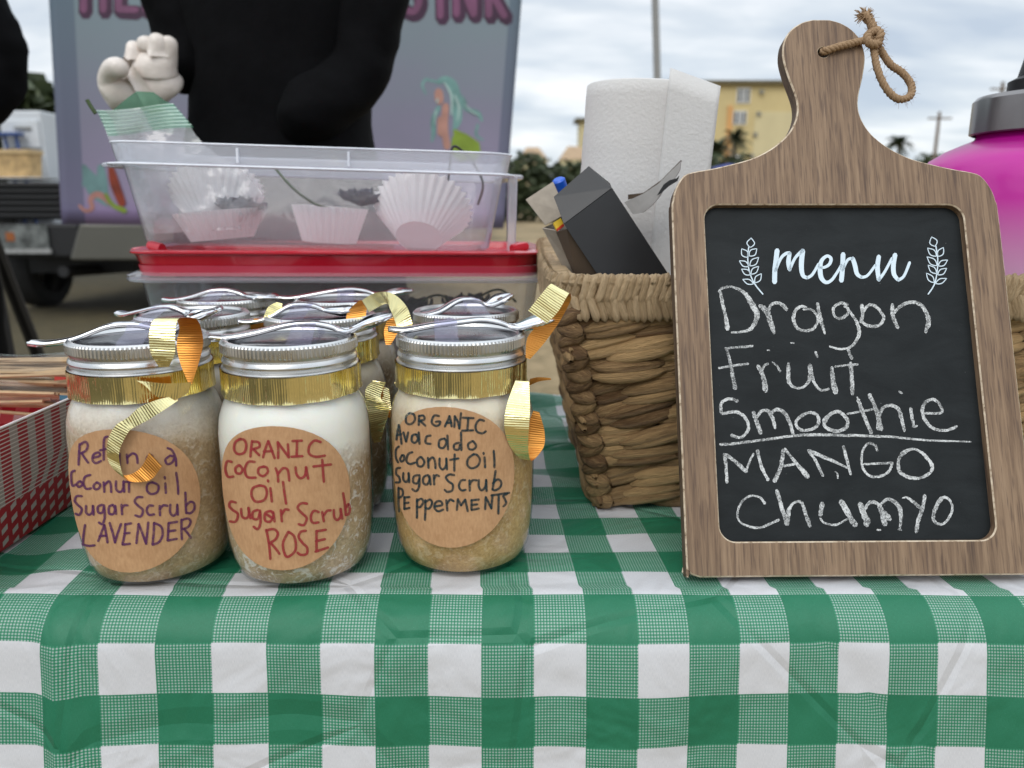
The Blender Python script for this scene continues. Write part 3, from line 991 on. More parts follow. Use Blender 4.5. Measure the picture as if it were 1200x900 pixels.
SK = mm("print_peach", simple, "print_peach", (.46, .24, .19), .5, scale=20, var=.2)
GT = mm("print_lime", simple, "print_lime", (.21, .30, .03), .5, scale=20, var=.3)
OR = mm("print_rust", simple, "print_rust", (.24, .035, .012), .5, scale=20, var=.4)
TQ = mm("print_seafoam", simple, "print_seafoam", (.16, .29, .29), .5, scale=12, var=.3)
PK = mm("print_coral", simple, "print_coral", (.42, .20, .17), .5, scale=20, var=.25)
# painted long-haired sea figure on the right: hair, face and arm, lime skirt
bstrokes("painted_figure", [
    ([(514, 108), (515, 118)], 10, 1), ([(522, 124), (521, 150), (524, 172)], 8, 1), ([(517, 140), (517, 156)], 9, 1),
    ([(514, 96), (522, 93), (530, 100), (535, 118), (536, 140), (532, 152)], [6, 8, 12, 12, 10, 4], 0),
    ([(528, 104), (543, 118), (546, 127), (560, 133), (565, 142)], [8, 6, 5, 6, 2], 0),
    ([(514, 126), (508, 140), (508, 156), (506, 166)], [5, 6, 5, 2], 0), ([(500, 92), (495, 99), (499, 110)], [3, 3, 2], 0), ([(500, 93), (512, 96)], 3, 0),
    ([(560, 146), (558, 158), (566, 164)], [3, 3, 2], 0),
    ([(521, 97), (529, 112), (529, 134)], [2, 3, 2], 3), ([(533, 112), (538, 126), (536, 142)], [2, 3, 1], 3), ([(545, 122), (552, 130), (561, 135)], [1, 2, 1], 3), ([(511, 130), (509, 146)], [2, 1], 3), ([(513, 116), (512, 120)], 2, 3),
    ([(533, 153), (540, 163), (552, 176)], [4, 18, 26], 2), ([(536, 165), (542, 178)], [16, 24], 2)], [HR, SK, GT, mm('print_mint', simple, 'print_mint', (.38, .52, .49), .5, scale=20, var=.2)])
# painted tail fin, tentacle and rust hair at the lower left
bstrokes("painted_tail", [
    ([(95, 190), (104, 208), (114, 222), (125, 238)], [3, 16, 22, 8], 0), ([(92, 222), (96, 212), (108, 208)], [10, 12, 8], 0),
    ([(118, 196), (120, 215), (124, 236)], [8, 12, 6], 0),
    ([(93, 241), (100, 247), (108, 244), (106, 234), (112, 228), (120, 230), (128, 238)], [3, 4, 5, 6, 7, 7, 5], 1),
    ([(124, 228), (132, 240), (146, 247)], [4, 5, 6], 2),
    ([(129, 192), (134, 214), (143, 238)], [5, 11, 9], 3)], [TQ, PK, GT, OR])

# ------------------------------------------------------------------ people
JK = mm("black_jacket", simple, "black_jacket", (.0028, .0028, .0034), .9, scale=30, var=.25, bump=.3, bscale=28, bdist=.008, spec=.10)
TRS = mm("dark_trousers", simple, "dark_trousers", (.012, .013, .018), .85)
SKN = mm("skin", simple, "skin", (.46, .27, .19), .5, scale=40, var=.06)
HRM = mm("dark_hair", simple, "dark_hair", (.02, .013, .009), .5, scale=60, var=.3)
def person(loc, label, lh, rh, le, re, h=1.68, twist=0.0, tw=.15):
    "clothed body as one continuous figure; lh/rh hands and le/re elbows are given in local metres"
    t = empty("person", loc, label, "person")
    sh = h * .815
    V = [(0, 0, h * .53, tw * 1.08, tw * 1.08), (0, .01, h * .62, tw * 1.06, tw * 1.06), (0, .01, h * .72, tw * 1.04, tw * 1.0), (0, 0, sh, tw * .9, .09), (0, 0, h * .86, .055, .055),
         (-tw * 1.12, 0, sh - .01, .062, .062), (*le, .05, .05), (*lh, .036, .036), (tw * 1.12, 0, sh - .01, .062, .062), (*re, .05, .05), (*rh, .036, .036),
         (-.1, 0, h * .47, .092, .092), (-.11, -.01, h * .27, .062, .062), (-.11, .01, .1, .045, .045), (-.11, -.13, .045, .04, .04),
         (.1, 0, h * .47, .092, .092), (.11, -.01, h * .27, .062, .062), (.11, .01, .1, .045, .045), (.11, -.13, .045, .04, .04)]
    E_ = [(0, 1), (1, 2), (2, 3), (3, 4), (3, 5), (5, 6), (6, 7), (3, 8), (8, 9), (9, 10), (0, 11), (11, 12), (12, 13), (13, 14), (0, 15), (15, 16), (16, 17), (17, 18)]
    bd = skinned("body", V, E_, JK, t, sub=3)
    for v_ in bd.data.vertices:          # cloth folds
        c_ = v_.co
        f_ = noise.noise(Vector((c_.x * 9, c_.y * 9, c_.z * 16 + c_.x * 14))) * .007 + noise.noise(Vector((c_.x * 26, c_.y * 26, c_.z * 40))) * .004
        if c_.z < sh + .02: v_.co = c_ + v_.normal * f_
    # head with nose, ears, eyes, mouth
    b = MB(); hz = h * .925
    rows = []
    for i in range(15):
        th = math.pi * i / 14
        r_ = math.sin(th); z = math.cos(th)
        row = []
        for j in range(24):
            a = 2 * math.pi * j / 24
            x, y = math.cos(a) * r_, math.sin(a) * r_
            jaw = 1 - .28 * max(0, -z - .1)
            yy = y * .098 * (1 if y > 0 else .95)
            if y < -.75 * r_ and abs(x) < .22 and -.35 < z < .12: yy -= .018 * (1 - abs(x) / .22)
            row.append((x * .075 * jaw, yy, hz + z * .118))
        rows.append(row)
    b.grid(rows, 0, None, True)
    for s in (-1, 1):
        b.lathe([(.002, -.006), (.018, -.004), (.02, .004), (.004, .006)], 10, c=(s * .076, .01, hz))
    hd = b.build("head", SKN, t)
    for s in (-1, 1):
        e_ = MB(); e_.lathe([(.0005, -.011), (.011, 0), (.0005, .011)], 10, c=(s * .03, -.086, hz + .012)); e_.build("eye", mm("eye", simple, "eye_dark", (.05, .04, .035), .2), hd)
    e_ = MB(); e_.tube([(-.022, -.083, hz - .055), (0, -.09, hz - .056), (.022, -.083, hz - .055)], .006, 8); e_.build("mouth", mm("lips", simple, "lips", (.38, .14, .12), .5), hd)
    b = MB(); rows = []
    for i in range(9):
        th = math.pi * .62 * i / 8
        rows.append([(math.cos(a) * math.sin(th) * .084, .012 + math.sin(a) * math.sin(th) * .104 * (1 if math.sin(a) > -.3 else .8), hz + .018 + math.cos(th) * .122) for a in [2 * math.pi * j / 24 for j in range(24)]])
    b.grid(rows, 0, None, True); b.build("hair", HRM, t)
    return t
# vendor behind the table, gloved hand raised in front of the banner
PY = 1.12
vx = at(326, 60, PY).x
hand_c = at(172, 92, 1.0)
ven = person((vx, PY, 0), "person in black jacket behind the table with one gloved hand raised", (at(212, 100, 1.06).x - vx, -.06, at(212, 100, 1.06).z), (.03, -.12, 1.02), (at(234, 55, PY).x - vx, -.02, at(222, 70, PY).z), (.118, -.03, 1.10), tw=.132)
hp = Vector((vx, PY, 0))
def hpt(u, v, y): return tuple(at(u, v, y) - hp)
HV, HE = [], []
def hv(u, v, y, r): HV.append((*hpt(u, v, y), r, r)); return len(HV) - 1
wr = hv(204, 118, 1.02, .028)
pm = hv(184, 98, 1.0, .037); HE.append((wr, pm))
pl2 = hv(162, 84, .992, .024); HE.append((pm, pl2))
pm2 = hv(181, 78, .992, .027); HE.append((pm, pm2))
# four knuckles along the top, the fingers folded away behind them, each a little different
for (par, k, a, c, r) in ((pl2, (158, 66, .985), (157, 53, .980), (158, 62, 1.015), .0098), (pm2, (171, 61, .983), (171, 47, .976), (172, 60, 1.015), .0108), (pm2, (184, 59, .983), (185, 44, .976), (185, 58, 1.015), .0112), (pm2, (197, 62, .987), (198, 47, .982), (197, 62, 1.018), .0108)):
    i0 = hv(*k, r * 1.2); i1 = hv(*a, r); i2 = hv(*c, r * .85)
    HE.extend([(par, i0), (i0, i1), (i1, i2)])
# thumb folded across from the left
t0 = hv(146, 112, .982, .020); t1 = hv(126, 92, .968, .0150); t2 = hv(132, 76, .956, .0140); t3 = hv(147, 82, .945, .0125)
HE.extend([(pm, t0), (t0, t1), (t1, t2), (t2, t3)])
lo2 = hv(126, 122, .975, .013); HE.append((t0, lo2))
GLV = mm("latex_glove", simple, "latex_glove", (.72, .65, .59), .30, scale=45, var=.10, bump=.35, bscale=38, bdist=.006)
skinned("glove", HV, HE, GLV, ven, root=1, sub=2)
# onlooker at the left edge, elbow out
ox = at(-175, 60, 1.35).x
el = at(9, 92, 1.35)
onl = person((ox, 1.35, 0), "person in dark clothes at the left edge with elbow out", (-.16, -.12, 1.05), (.10, -.16, .93), (-.27, .05, 1.1), (el.x - ox - .0, 0, el.z), tw=.15)
for ch in onl.children:
    if ch.name.startswith("body"):
        for v_ in ch.data.vertices:
            pass

# ================================================================== TABLE AND CLOTH
tb = empty("folding_table", (0, .58, 0), "narrow folding table hidden under the green gingham cloth", "table")
b = MB(); b.box((.05, 0, TZ - .022), (.90, .215, .014)); b.build("tabletop", WP, tb, False, .006)
for sx in (-.75, .85):
    for sy in (-.17, .17):
        b = MB(); b.tube([(sx, sy, 0), (sx, sy, TZ - .035)], .013, 10); b.build("leg", PG, tb)
CHK = .0255
cl = MB()
path = []           # (y, z, arc length)
YB, YF = .80, .360
def fold_path(x):
    "front-to-back section of the cloth at x: list of (y, z)"
    flare = .030 + .02 * max(0, -x - .05)
    pts = [(YB + .035, TZ - .34), (YB + .022, TZ - .12), (YB + .012, TZ - .03), (YB + .004, TZ - .006), (YB - .01, TZ)]
    n = 86
    for i in range(1, n + 1): pts.append((YB - .01 + (YF - YB + .01) * i / n, TZ))
    for k in range(1, 9):
        a = R(80 * k / 8)
        pts.append((YF - .026 * math.sin(a), TZ - .026 * (1 - math.cos(a))))
    y1, z1 = pts[-1]
    for k in range(1, 61):
        s = k * .008
        pts.append((y1 - s * (.10 + flare * 1.6), z1 - s))
    return pts
rows, uvs = [], []
nx = 300
for i in range(nx + 1):
    x = -.92 + 1.84 * i / nx
    pts = fold_path(x)
    arc = 0; row = []; uv = []
    i0 = 5 + 86 - 1       # index of the front end of the flat top
    acc = [0]
    for k in range(1, len(pts)): acc.append(acc[-1] + math.hypot(pts[k][0] - pts[k - 1][0], pts[k][1] - pts[k - 1][1]))
    for k, (y, z) in enumerate(pts):
        w = 0.0
        s = acc[k] - acc[i0]
        v3 = Vector((x * 9, y * 9, z * 9))
        if k < i0:   # on the top: lie flat, with low ripples away from the objects
            w = .0016 * (noise.noise(v3 * 1.3) ) + .0008 * noise.noise(v3 * 3.1)
            bk = max(0, min(1, (y - .44) / .14)) * max(0, 1 - abs(x - .02) / .09)
            w += .0045 * bk * math.sin(y * 75 + x * 22)
            lf = max(0, min(1, (-.17 - x) / .08)) * max(0, 1 - abs(y - .40) / .07)
            w += .0025 * lf * math.sin(x * 95 + y * 30)
            zz = z + w - .0012; yy = y
        else:
            d = min(1, s / .05)
            w = .0045 * noise.noise(Vector((x * 8, s * 5, 3))) * d + .0030 * noise.noise(Vector((x * 22, s * 14, 7))) * d
            w += .006 * d * math.exp(-((x + .222 - .04 * s) / .008) ** 2) * (1 if s < .12 else .6)
            w += -.0015 * math.exp(-((x - .165 - .9 * (s - .045)) / .004) ** 2) * (1 if .02 < s < .09 else 0)
            zz = z + .0018 * noise.noise(Vector((x * 10, 0, 5))) * (1 - d); yy = y - w
        row.append((x, yy, zz))
        # pattern runs 2.5 degrees off the table's edge and is a little stretched on the left
        xp = x + .043 * (y - .33) if k < i0 else x
        U = .581 + 39.19 * xp + 7.2 * xp * abs(xp) if abs(xp) > .3 else .581 + 39.19 * xp + 7.2 * xp * xp
        V = (s - .0050) / .0256
        uv.append((U + 40, V + 40))
    rows.append(row); uvs.append(uv)
cl.grid(rows, 0, uvs)
ct_ = cl.build("tablecloth", mm("cloth", m_cloth), solid=.0012, angle=180, offset=-1)
tag(ct_, "green and white gingham cloth draped over the table", "tablecloth")

# ================================================================== JARS
GLASS = mm("jar_glass", thin_clear, "jar_glass", (.97, .98, .97), .015, (.8, .8, .8), .03, 1.0)
LID = mm("lid_metal", m_metal, "lid_metal", (.64, .64, .63), .30)
LIDD = mm("lid_disc", m_metal, "lid_disc", (.20, .20, .21), .22)
TAPE = mm("tape", thin_clear, "clear_tape", (.88, .87, .96), .16, (.66, .65, .88), .12, .7)
RIB = mm("ribbon", m_ribbon)
KR = mm("kraft", m_kraft)
JR = .0393
GP = [(0, .0025), (.022, .002), (.0305, 0), (.0340, .0020), (.0368, .009), (.0383, .018), (.0391, .030), (.0394, .055), (.0393, .076), (.0384, .084), (.0364, .0905), (.0342, .0945), (.0332, .098), (.0330, .113)]
def rib_mod(k, j): return 1 + (.004 if j % 2 else -.004)
def build_jar(ax, ay, label, scrub, name="scrub_jar", band=True, lab=None, spin=0.0, group="jars of sugar scrub tied with gold ribbon"):
    t = empty(name, (ax, ay, TZ), label, "jar", group)
    b = MB(); b.lathe(GP, 72); b.build("glass", GLASS, t, angle=60)
    b = MB(); b.lathe([(max(r - .0008, 0), z + .0009) for r, z in GP[:-1]] + [(0, .0995)], 64); b.build("scrub", scrub, t, angle=60)
    # screw band: knurled top edge, two rolled beads
    b = MB()
    prof = [(.0302, .1238), (.0312, .1252), (.0328, .1255), (.0338, .1247), (.0342, .1238), (.0342, .1196), (.0336, .1186), (.0330, .1176), (.0331, .1166), (.0338, .1156), (.0341, .1146), (.0338, .1137), (.0333, .1130), (.0334, .1122), (.0345, .1116), (.0347, .1110), (.0342, .1104), (.0332, .1108)]
    b.lathe(prof, 400, mod=lambda k, j: (1.009 if j % 4 < 2 else .992) if k in (4, 5) else 1)
    ld = b.build("lid", LID, t, angle=24)
    b = MB(); b.lathe([(0, .1232), (.024, .1232), (.0252, .1224), (.0285, .1224), (.0302, .1236)], 64); b.build("disc", LIDD, ld)
    if band:
        b = MB(); rows, uv = [], []
        n = 200
        cj = [random.uniform(-.00020, .00020) for _ in range(n)]
        for zz in (.0980, .1008, .1045, .1085, .1112):
            rr = .0345 + (.0006 if zz > .1 else .0010)
            rows.append([((rr + cj[j] + .0004 * math.sin(j * .37)) * math.cos(2 * math.pi * j / n), (rr + cj[j] + .0004 * math.sin(j * .37)) * math.sin(2 * math.pi * j / n), zz + .0008 * math.sin(2 * math.pi * j / n + spin)) for j in range(n)])
            uv.append([(j / n * .217, (zz - .09)) for j in range(n)])
        b.grid(rows, 0, uv, True); b.build("ribbon", RIB, t)
    return t
def label_disc(t, ax, ay, ang, zc, rad, ink=None, strokes=()):
    rl = JR + .0011
    b = MB(); rows = [[(0, 0)] * 48] + [[(rad * k / 8 * math.cos(2 * math.pi * j / 48), rad * k / 8 * math.sin(2 * math.pi * j / 48)) for j in range(48)] for k in range(1, 9)]
    def P(s, h, r=rl):
        a = ang + s / rl
        return (r * math.sin(a), -r * math.cos(a), h)
    b.grid([[P(x, zc + y) for x, y in row] for row in rows], 0, None, True)
    mats = [KR]
    if ink:
        mats.append(ink)
        for pts, w in strokes:
            vs, fs = stroke2d(pts, w)
            q = []
            for u, v in vs:
                a, z = on_cyl(u, v, ax, ay, rl)
                r2 = rl + .00025
                q.append((r2 * math.sin(a), -r2 * math.cos(a), z - TZ))
            b.add(q, fs, 1)
    return b.build("label", mats, t, angle=180)
def label_from(t, ax, ay, ang, zc, ink, specs, origin, scale, w, dx=0, dy=0):
    st = [([(origin[0] + x / scale + dx, origin[1] + y / scale + dy) for x, y in pts], w) for pts in specs]
    return label_disc(t, ax, ay, ang, zc, .0374, ink, st)

LAV_T = [
 [(375,160),(372,205),(370,258)],[(375,165),(400,150),(412,165),(405,190),(378,205)],[(385,205),(400,228),(415,248)],
 [(440,225),(470,215),(462,200),(440,210),(435,235),(450,250),(475,240)],[(505,125),(490,135),(487,180),(487,235)],[(470,190),(505,182)],
 [(560,205),(562,262)],[(598,250),(595,210)],[(597,225),(620,205),(640,215),(645,250)],[(690,235),(715,228),(708,212),(690,222),(690,245),(715,250)],
 [(790,220),(775,235),(785,255),(808,245),(815,222),(795,215)],[(785,180),(805,190),(822,225),(825,262)],
 [(352,285),(337,295),(335,330),(342,356),(357,350)],[(375,335),(362,348),(372,362),(388,350),(380,335)],[(425,305),(400,315),(392,345),(405,370),(428,368)],
 [(455,340),(440,355),(447,372),(465,368),(470,350),(455,340)],[(490,385),(487,340)],[(490,355),(510,335),(520,350),(522,385)],
 [(545,335),(545,370),(560,385),(575,375),(580,335)],[(580,335),(583,385)],[(605,318),(605,385)],[(590,338),(625,335)],
 [(715,340),(692,350),(690,380),(710,395),(738,385),(742,355),(715,340)],[(775,345),(777,390)],[(772,316),(773,323)],[(825,295),(832,340),(835,395)],
 [(385,405),(362,405),(352,425),(365,445),(385,465),(374,492),(356,487)],[(405,450),(405,480),(420,492),(435,478),(437,450)],[(437,450),(440,492)],
 [(480,445),(460,455),(462,480),(480,482),(488,455)],[(488,447),(492,500),(482,535),(465,528)],[(530,445),(512,455),(512,485),(532,488),(540,465),(530,447)],[(541,450),(545,488)],
 [(570,445),(573,490)],[(573,460),(585,447),(598,448)],
 [(668,410),(645,410),(632,430),(650,452),(670,470),(660,500),(635,495)],[(718,450),(698,450),(688,470),(698,492),(722,490)],[(748,450),(750,495)],[(750,465),(765,448),(785,450)],
 [(798,445),(797,480),(812,497),(828,480),(830,445)],[(830,445),(833,492)],[(868,388),(870,440),(872,485)],[(872,450),(890,432),(908,438),(910,465),(892,485),(872,482)],
 [(400,540),(393,590),(390,632)],[(390,632),(418,638),(445,635)],[(462,615),(475,580),(490,540)],[(490,540),(500,590),(505,622)],[(468,592),(500,590)],
 [(515,530),(530,580),(540,622)],[(540,622),(552,580),(568,535)],[(588,535),(585,580),(575,630)],[(588,537),(615,532)],[(583,580),(608,577)],[(575,632),(610,628)],
 [(640,625),(645,580),(650,535)],[(650,535),(668,580),(685,628)],[(685,628),(690,580),(695,528)],[(722,530),(720,580),(715,630)],[(722,530),(755,548),(762,585),(745,620),(715,632)],
 [(790,530),(788,575),(785,612)],[(790,532),(830,525)],[(788,570),(822,565)],[(785,613),(828,605)],[(850,515),(850,560),(852,608)],[(850,518),(880,510),(893,525),(880,550),(852,560)],[(862,560),(880,580),(893,600)]]
ROSE_T = [
 [(172,140),(148,155),(142,190),(160,212),(190,205),(200,170),(190,145),(168,140)],[(228,150),(222,190),(220,225)],[(228,152),(258,156),(262,178),(225,190)],[(235,190),(262,218)],
 [(280,228),(290,190),(305,150)],[(305,150),(320,190),(335,232)],[(283,200),(325,198)],[(352,232),(352,190),(350,155)],[(350,155),(375,190),(402,228)],[(402,228),(400,190),(398,165)],
 [(420,150),(465,148)],[(442,150),(440,222)],[(415,225),(468,222)],[(555,155),(525,148),(500,175),(500,210),(530,225),(575,220)],
 [(130,250),(108,248),(100,285),(112,320),(138,320)],[(165,265),(148,280),(152,302),(172,305),(182,285),(168,265)],[(240,250),(210,250),(193,285),(205,322),(245,325)],
 [(285,272),(260,280),(258,305),(280,318),(302,300),(298,278),(280,272)],[(340,280),(350,310),(352,345)],[(350,310),(375,280),(398,290),(405,340)],
 [(435,275),(440,310),(458,328),(480,315),(485,275)],[(485,275),(495,330)],[(562,240),(566,290),(570,345)],[(520,272),(605,262)],
 [(265,362),(232,375),(225,410),(245,440),(285,432),(298,400),(290,370),(262,362)],[(315,375),(322,440)],[(303,338),(305,344)],[(375,345),(382,400),(390,450)],
 [(150,445),(127,440),(118,460),(135,480),(160,500),(150,535),(122,535)],[(175,475),(180,510),(198,520),(212,505),(210,470)],[(210,470),(220,520)],
 [(255,480),(232,490),(232,520),(255,522),(265,490)],[(265,482),(268,540),(255,572),(235,560)],[(315,485),(290,495),(290,530),(315,535),(330,505),(318,485)],[(328,490),(335,535)],[(295,500),(325,520)],
 [(365,480),(370,535)],[(370,500),(385,478),(402,480)],[(490,450),(462,448),(445,470),(465,495),(488,520),(475,552),(450,548)],[(545,490),(522,485),(508,510),(515,540),(545,540)],
 [(562,490),(570,535)],[(570,505),(585,485),(602,482)],[(618,480),(620,515),(635,528),(650,510),(650,475)],[(650,475),(658,522)],[(662,400),(670,450),(675,505)],[(675,470),(688,452),(694,475),(688,500),(675,502)],
 [(295,575),(308,640),(315,715)],[(295,578),(330,572),(350,590),(340,620),(308,640)],[(318,640),(340,665),(358,690)],[(400,585),(375,640),(385,695),(405,702),(435,670),(430,610),(402,585)],
 [(485,580),(460,585),(450,610),(470,640),(490,660),(488,690),(460,695),(445,685)],[(535,580),(535,630),(535,675)],[(535,582),(580,575)],[(532,630),(575,620)],[(530,680),(590,660)]]
PEP_T = [
 [(165,98),(148,115),(150,145),(172,150),(190,130),(185,105),(165,98)],[(210,110),(208,155)],[(210,112),(230,110),(235,128),(210,135)],[(215,135),(240,158)],
 [(305,112),(282,110),(270,140),(285,158),(305,155),(310,138),(290,140)],[(333,162),(348,130),(355,112)],[(355,112),(362,140),(365,162)],[(340,145),(364,143)],
 [(378,165),(380,112)],[(380,112),(395,140),(402,172)],[(402,172),(410,98)],[(418,120),(470,122)],[(445,120),(440,178)],[(415,182),(468,180)],[(520,135),(498,130),(480,155),(485,185),(510,195),(528,185)],
 [(102,225),(106,190),(114,155)],[(114,155),(121,200),(126,245)],[(105,205),(125,198)],[(135,190),(148,235)],[(148,235),(158,190)],[(195,200),(178,205),(175,230),(190,240),(205,222),(197,200)],[(208,190),(212,245)],
 [(265,205),(245,212),(242,240),(265,245)],[(330,220),(308,228),(305,258),(325,265),(340,240),(332,220)],[(345,205),(348,272)],[(400,240),(378,248),(378,270),(398,272),(405,250)],[(410,190),(412,275)],
 [(465,232),(445,245),(447,268),(468,272),(482,255),(468,232)],[(114,258),(100,272),(99,310),(110,334)],[(130,300),(120,315),(125,330),(138,322),(138,302),(128,300)],[(178,285),(158,295),(150,325),(165,342),(190,335)],
 [(215,308),(200,325),(205,350),(225,352),(235,330),(220,308)],[(255,360),(252,312)],[(254,330),(272,310),(285,325),(288,362)],[(308,315),(308,350),(322,368),(338,350),(340,315)],[(340,315),(343,368)],
 [(380,295),(378,340),(378,375)],[(358,322),(398,315)],[(470,295),(445,315),(440,345),(460,362),(490,350),(500,320),(485,298),(468,295)],[(522,310),(525,358)],[(517,288),(518,294)],[(566,278),(569,320),(569,358)],
 [(120,360),(103,365),(101,390),(115,405),(118,428),(99,430)],[(135,385),(135,415),(148,428),(160,412),(160,385)],[(160,385),(163,430)],[(205,395),(185,402),(182,428),(200,435),(212,412)],[(212,395),(210,450),(195,472),(178,462)],
 [(250,395),(232,405),(230,432),(248,440),(260,415),(253,395)],[(260,400),(265,440)],[(280,395),(282,440)],[(282,412),(292,395),(305,400)],
 [(378,395),(355,392),(338,405),(350,425),(370,440),(368,468),(345,475),(332,465)],[(430,418),(410,422),(400,448),(412,468),(432,465)],[(450,420),(452,470)],[(452,438),(465,420),(485,420)],
 [(495,418),(495,450),(508,468),(525,452),(530,418)],[(530,418),(532,472)],[(575,375),(568,420),(560,465)],[(562,435),(585,415),(602,430),(595,455),(572,468),(560,462)],
 [(112,455),(112,520),(115,570)],[(112,458),(130,465),(132,490),(115,505)],[(140,500),(140,558)],[(140,502),(165,500)],[(140,530),(160,527)],[(140,558),(165,552)],
 [(200,510),(200,560),(200,600)],[(200,520),(220,508),(230,525),(215,548),(200,545)],[(240,515),(240,560),(238,610)],[(240,525),(262,512),(272,530),(258,555),(240,552)],
 [(285,545),(320,538),(312,520),(290,525),(283,550),(300,568),(325,560)],[(340,515),(345,565)],[(345,530),(358,512),(375,520)],[(390,562),(395,510)],[(395,510),(410,540)],[(410,540),(430,512)],[(430,512),(442,568)],
 [(460,515),(460,560)],[(460,515),(495,512)],[(460,538),(488,535)],[(460,562),(495,555)],[(525,558),(528,500)],[(528,500),(555,555)],[(555,555),(560,490)],[(590,490),(588,580)],[(555,492),(640,480)],[(630,485),(612,495),(620,512),(625,530),(612,545)]]

SC_L = mm("scrub_lav", m_scrub, "scrub_lavender", (.32, .205, .10), (.60, .43, .25), (.74, .69, .62), .083, .012, .45)
SC_R = mm("scrub_rose", m_scrub, "scrub_rose", (.30, .20, .105), (.62, .47, .30), (.92, .90, .83), .066, .008, .9)
SC_P = mm("scrub_pep", m_scrub, "scrub_peppermint", (.36, .205, .065), (.64, .42, .18), (.80, .71, .56), .082, .010, .35)
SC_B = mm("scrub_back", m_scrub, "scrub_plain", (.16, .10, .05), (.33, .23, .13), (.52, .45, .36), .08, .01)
AX = dict(lav=(-.1938, .3955), rose=(-.1152, .394), pep=(-.0273, .407))
j1 = build_jar(*AX['lav'], "jar of brown sugar scrub labelled LAVENDER in purple marker", SC_L)
label_from(j1, *AX['lav'], .06, .049, mm("ink_p", m_ink, "purple_ink", (.105, .022, .105)), LAV_T, (0, 480), 4.0, 2.9)
j2 = build_jar(*AX['rose'], "jar with thick white top layer labelled ROSE in red marker", SC_R)
label_from(j2, *AX['rose'], .02, .051, mm("ink_r", m_ink, "red_ink", (.34, .028, .035)), ROSE_T, (240, 480), 4.09, 3.1)
j3 = build_jar(*AX['pep'], "jar labelled PEPPERMENTS in dark teal marker", SC_P)
label_from(j3, *AX['pep'], -.14, .057, mm("ink_t", m_ink, "teal_ink", (.005, .030, .042)), PEP_T, (440, 460), 4.09, 2.7)
BACK = [("b1", -.2030, .487, "jar standing directly behind the LAVENDER jar"), ("b2", -.1200, .480, "jar standing directly behind the ROSE jar"),
        ("b3", -.0300, .500, "jar standing directly behind the PEPPERMENTS jar"), ("b4", -.2120, .572, "last jar of the column headed by the LAVENDER jar"),
        ("b5", -.1250, .566, "last jar of the column headed by the ROSE jar")]
src = None
JJ = {}
for k, x, y, lb in BACK:
    if src is None:
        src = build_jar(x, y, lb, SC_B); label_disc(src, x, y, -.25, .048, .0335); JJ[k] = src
    else:
        c = src.copy(); COL.objects.link(c); c.location = (x, y, TZ); c.rotation_euler = (0, 0, random.uniform(-.4, .4)); c["label"] = lb; JJ[k] = c
        for ch in src.children:
            d_ = ch.copy(); COL.objects.link(d_); d_.parent = c
            for gch in ch.children:
                e2 = gch.copy(); COL.objects.link(e2); e2.parent = d_

# ribbon bows, each tied on its own jar
def bow(jar, rowsets, flips):
    b = MB()
    o = Vector(jar.location); iz = Matrix.Rotation(-jar.rotation_euler.z, 3, 'Z')
    for rs, fl in zip(rowsets, flips):
        ribbon(b, [(iz @ (at(*A) - o), iz @ (at(*B) - o)) for A, B in rs], 6, fl)
    return b.build("bow", RIB, jar, angle=180, solid=.0)
bow(j1, [
  [((221,450,.368),(225,450,.368)),((211,425,.372),(233,425,.372)),((207,403,.375),(238,403,.375)),((210,386,.375),(236,386,.375)),((206,375,.370),(230,374,.371)),((192,372,.362),(217,372,.362)),((180,375,.355),(208,375,.355)),((175,390,.352),(205,391,.352)),((176,412,.351),(205,413,.351)),((186,430,.352),(198,430,.352))],
  [((206,464,.3640),(209,469,.3640)),((186,468,.3590),(196,478,.3590)),((164,477,.3565),(174,492,.3565)),((150,489,.3545),(157,501,.3545)),((135,499,.3525),(150,507,.3525)),((126,518,.3510),(140,528,.3515)),((126,538,.3510),(141,546,.3520)),((136,553,.352),(146,560,.352)),((148,557,.354),(157,565,.353)),((164,549,.355),(177,562,.353)),((175,530,.355),(190,546,.353))],
  [((224,448,.3655),(221,460,.3655)),((208,449,.3628),(206,468,.3628)),((190,449,.3605),(186,466,.3605)),((160,446,.3585),(170,452,.3585))],
 ], [True, True, True])
bow(j3, [
  [((616,419,.400),(621,421,.400)),((618,396,.404),(637,403,.404)),((632,378,.406),(655,378,.406)),((646,354,.404),(668,354,.404)),((650,338,.398),(669,346,.398)),((645,333,.392),(666,345,.392)),((631,349,.389),(654,365,.389)),((619,364,.388),(641,379,.388))],
  [((604,446,.385),(620,447,.385)),((594,474,.376),(621,477,.376)),((591,499,.373),(620,500,.373)),((597,522,.375),(619,524,.375)),((611,538,.382),(623,540,.382)),((619,523,.391),(637,524,.391)),((618,502,.394),(638,505,.394)),((625,481,.395),(632,483,.395))],
  [((620,452,.398),(621,444,.398)),((632,447,.404),(631,442,.404)),((646,445,.408),(645,443,.408))],
 ], [True, True, False])
bow(JJ["b2"], [
  [((424,402,.468),(434,402,.468)),((408,384,.47),(428,386,.47)),((407,366,.472),(430,362,.472)),((421,352,.470),(436,352,.470))],
  [((424,352,.4695),(432,366,.467)),((440,343,.465),(452,356,.463)),((460,344,.460),(457,362,.458)),((477,360,.455),(462,374,.455)),((484,383,.452),(466,386,.452))],
  [((452,404,.460),(458,404,.460)),((450,388,.463),(468,386,.463)),((455,372,.464),(470,372,.464))],
  [((437,446,.445),(452,448,.445)),((428,458,.443),(446,466,.443)),((430,482,.441),(456,478,.441)),((434,505,.440),(451,500,.440)),((438,519,.440),(446,518,.440))],
  [((448,452,.450),(456,456,.450)),((444,470,.448),(458,474,.448)),((450,487,.446),(461,492,.446)),((461,478,.446),(462,484,.446))],
 ], [True, False, True, True, True])
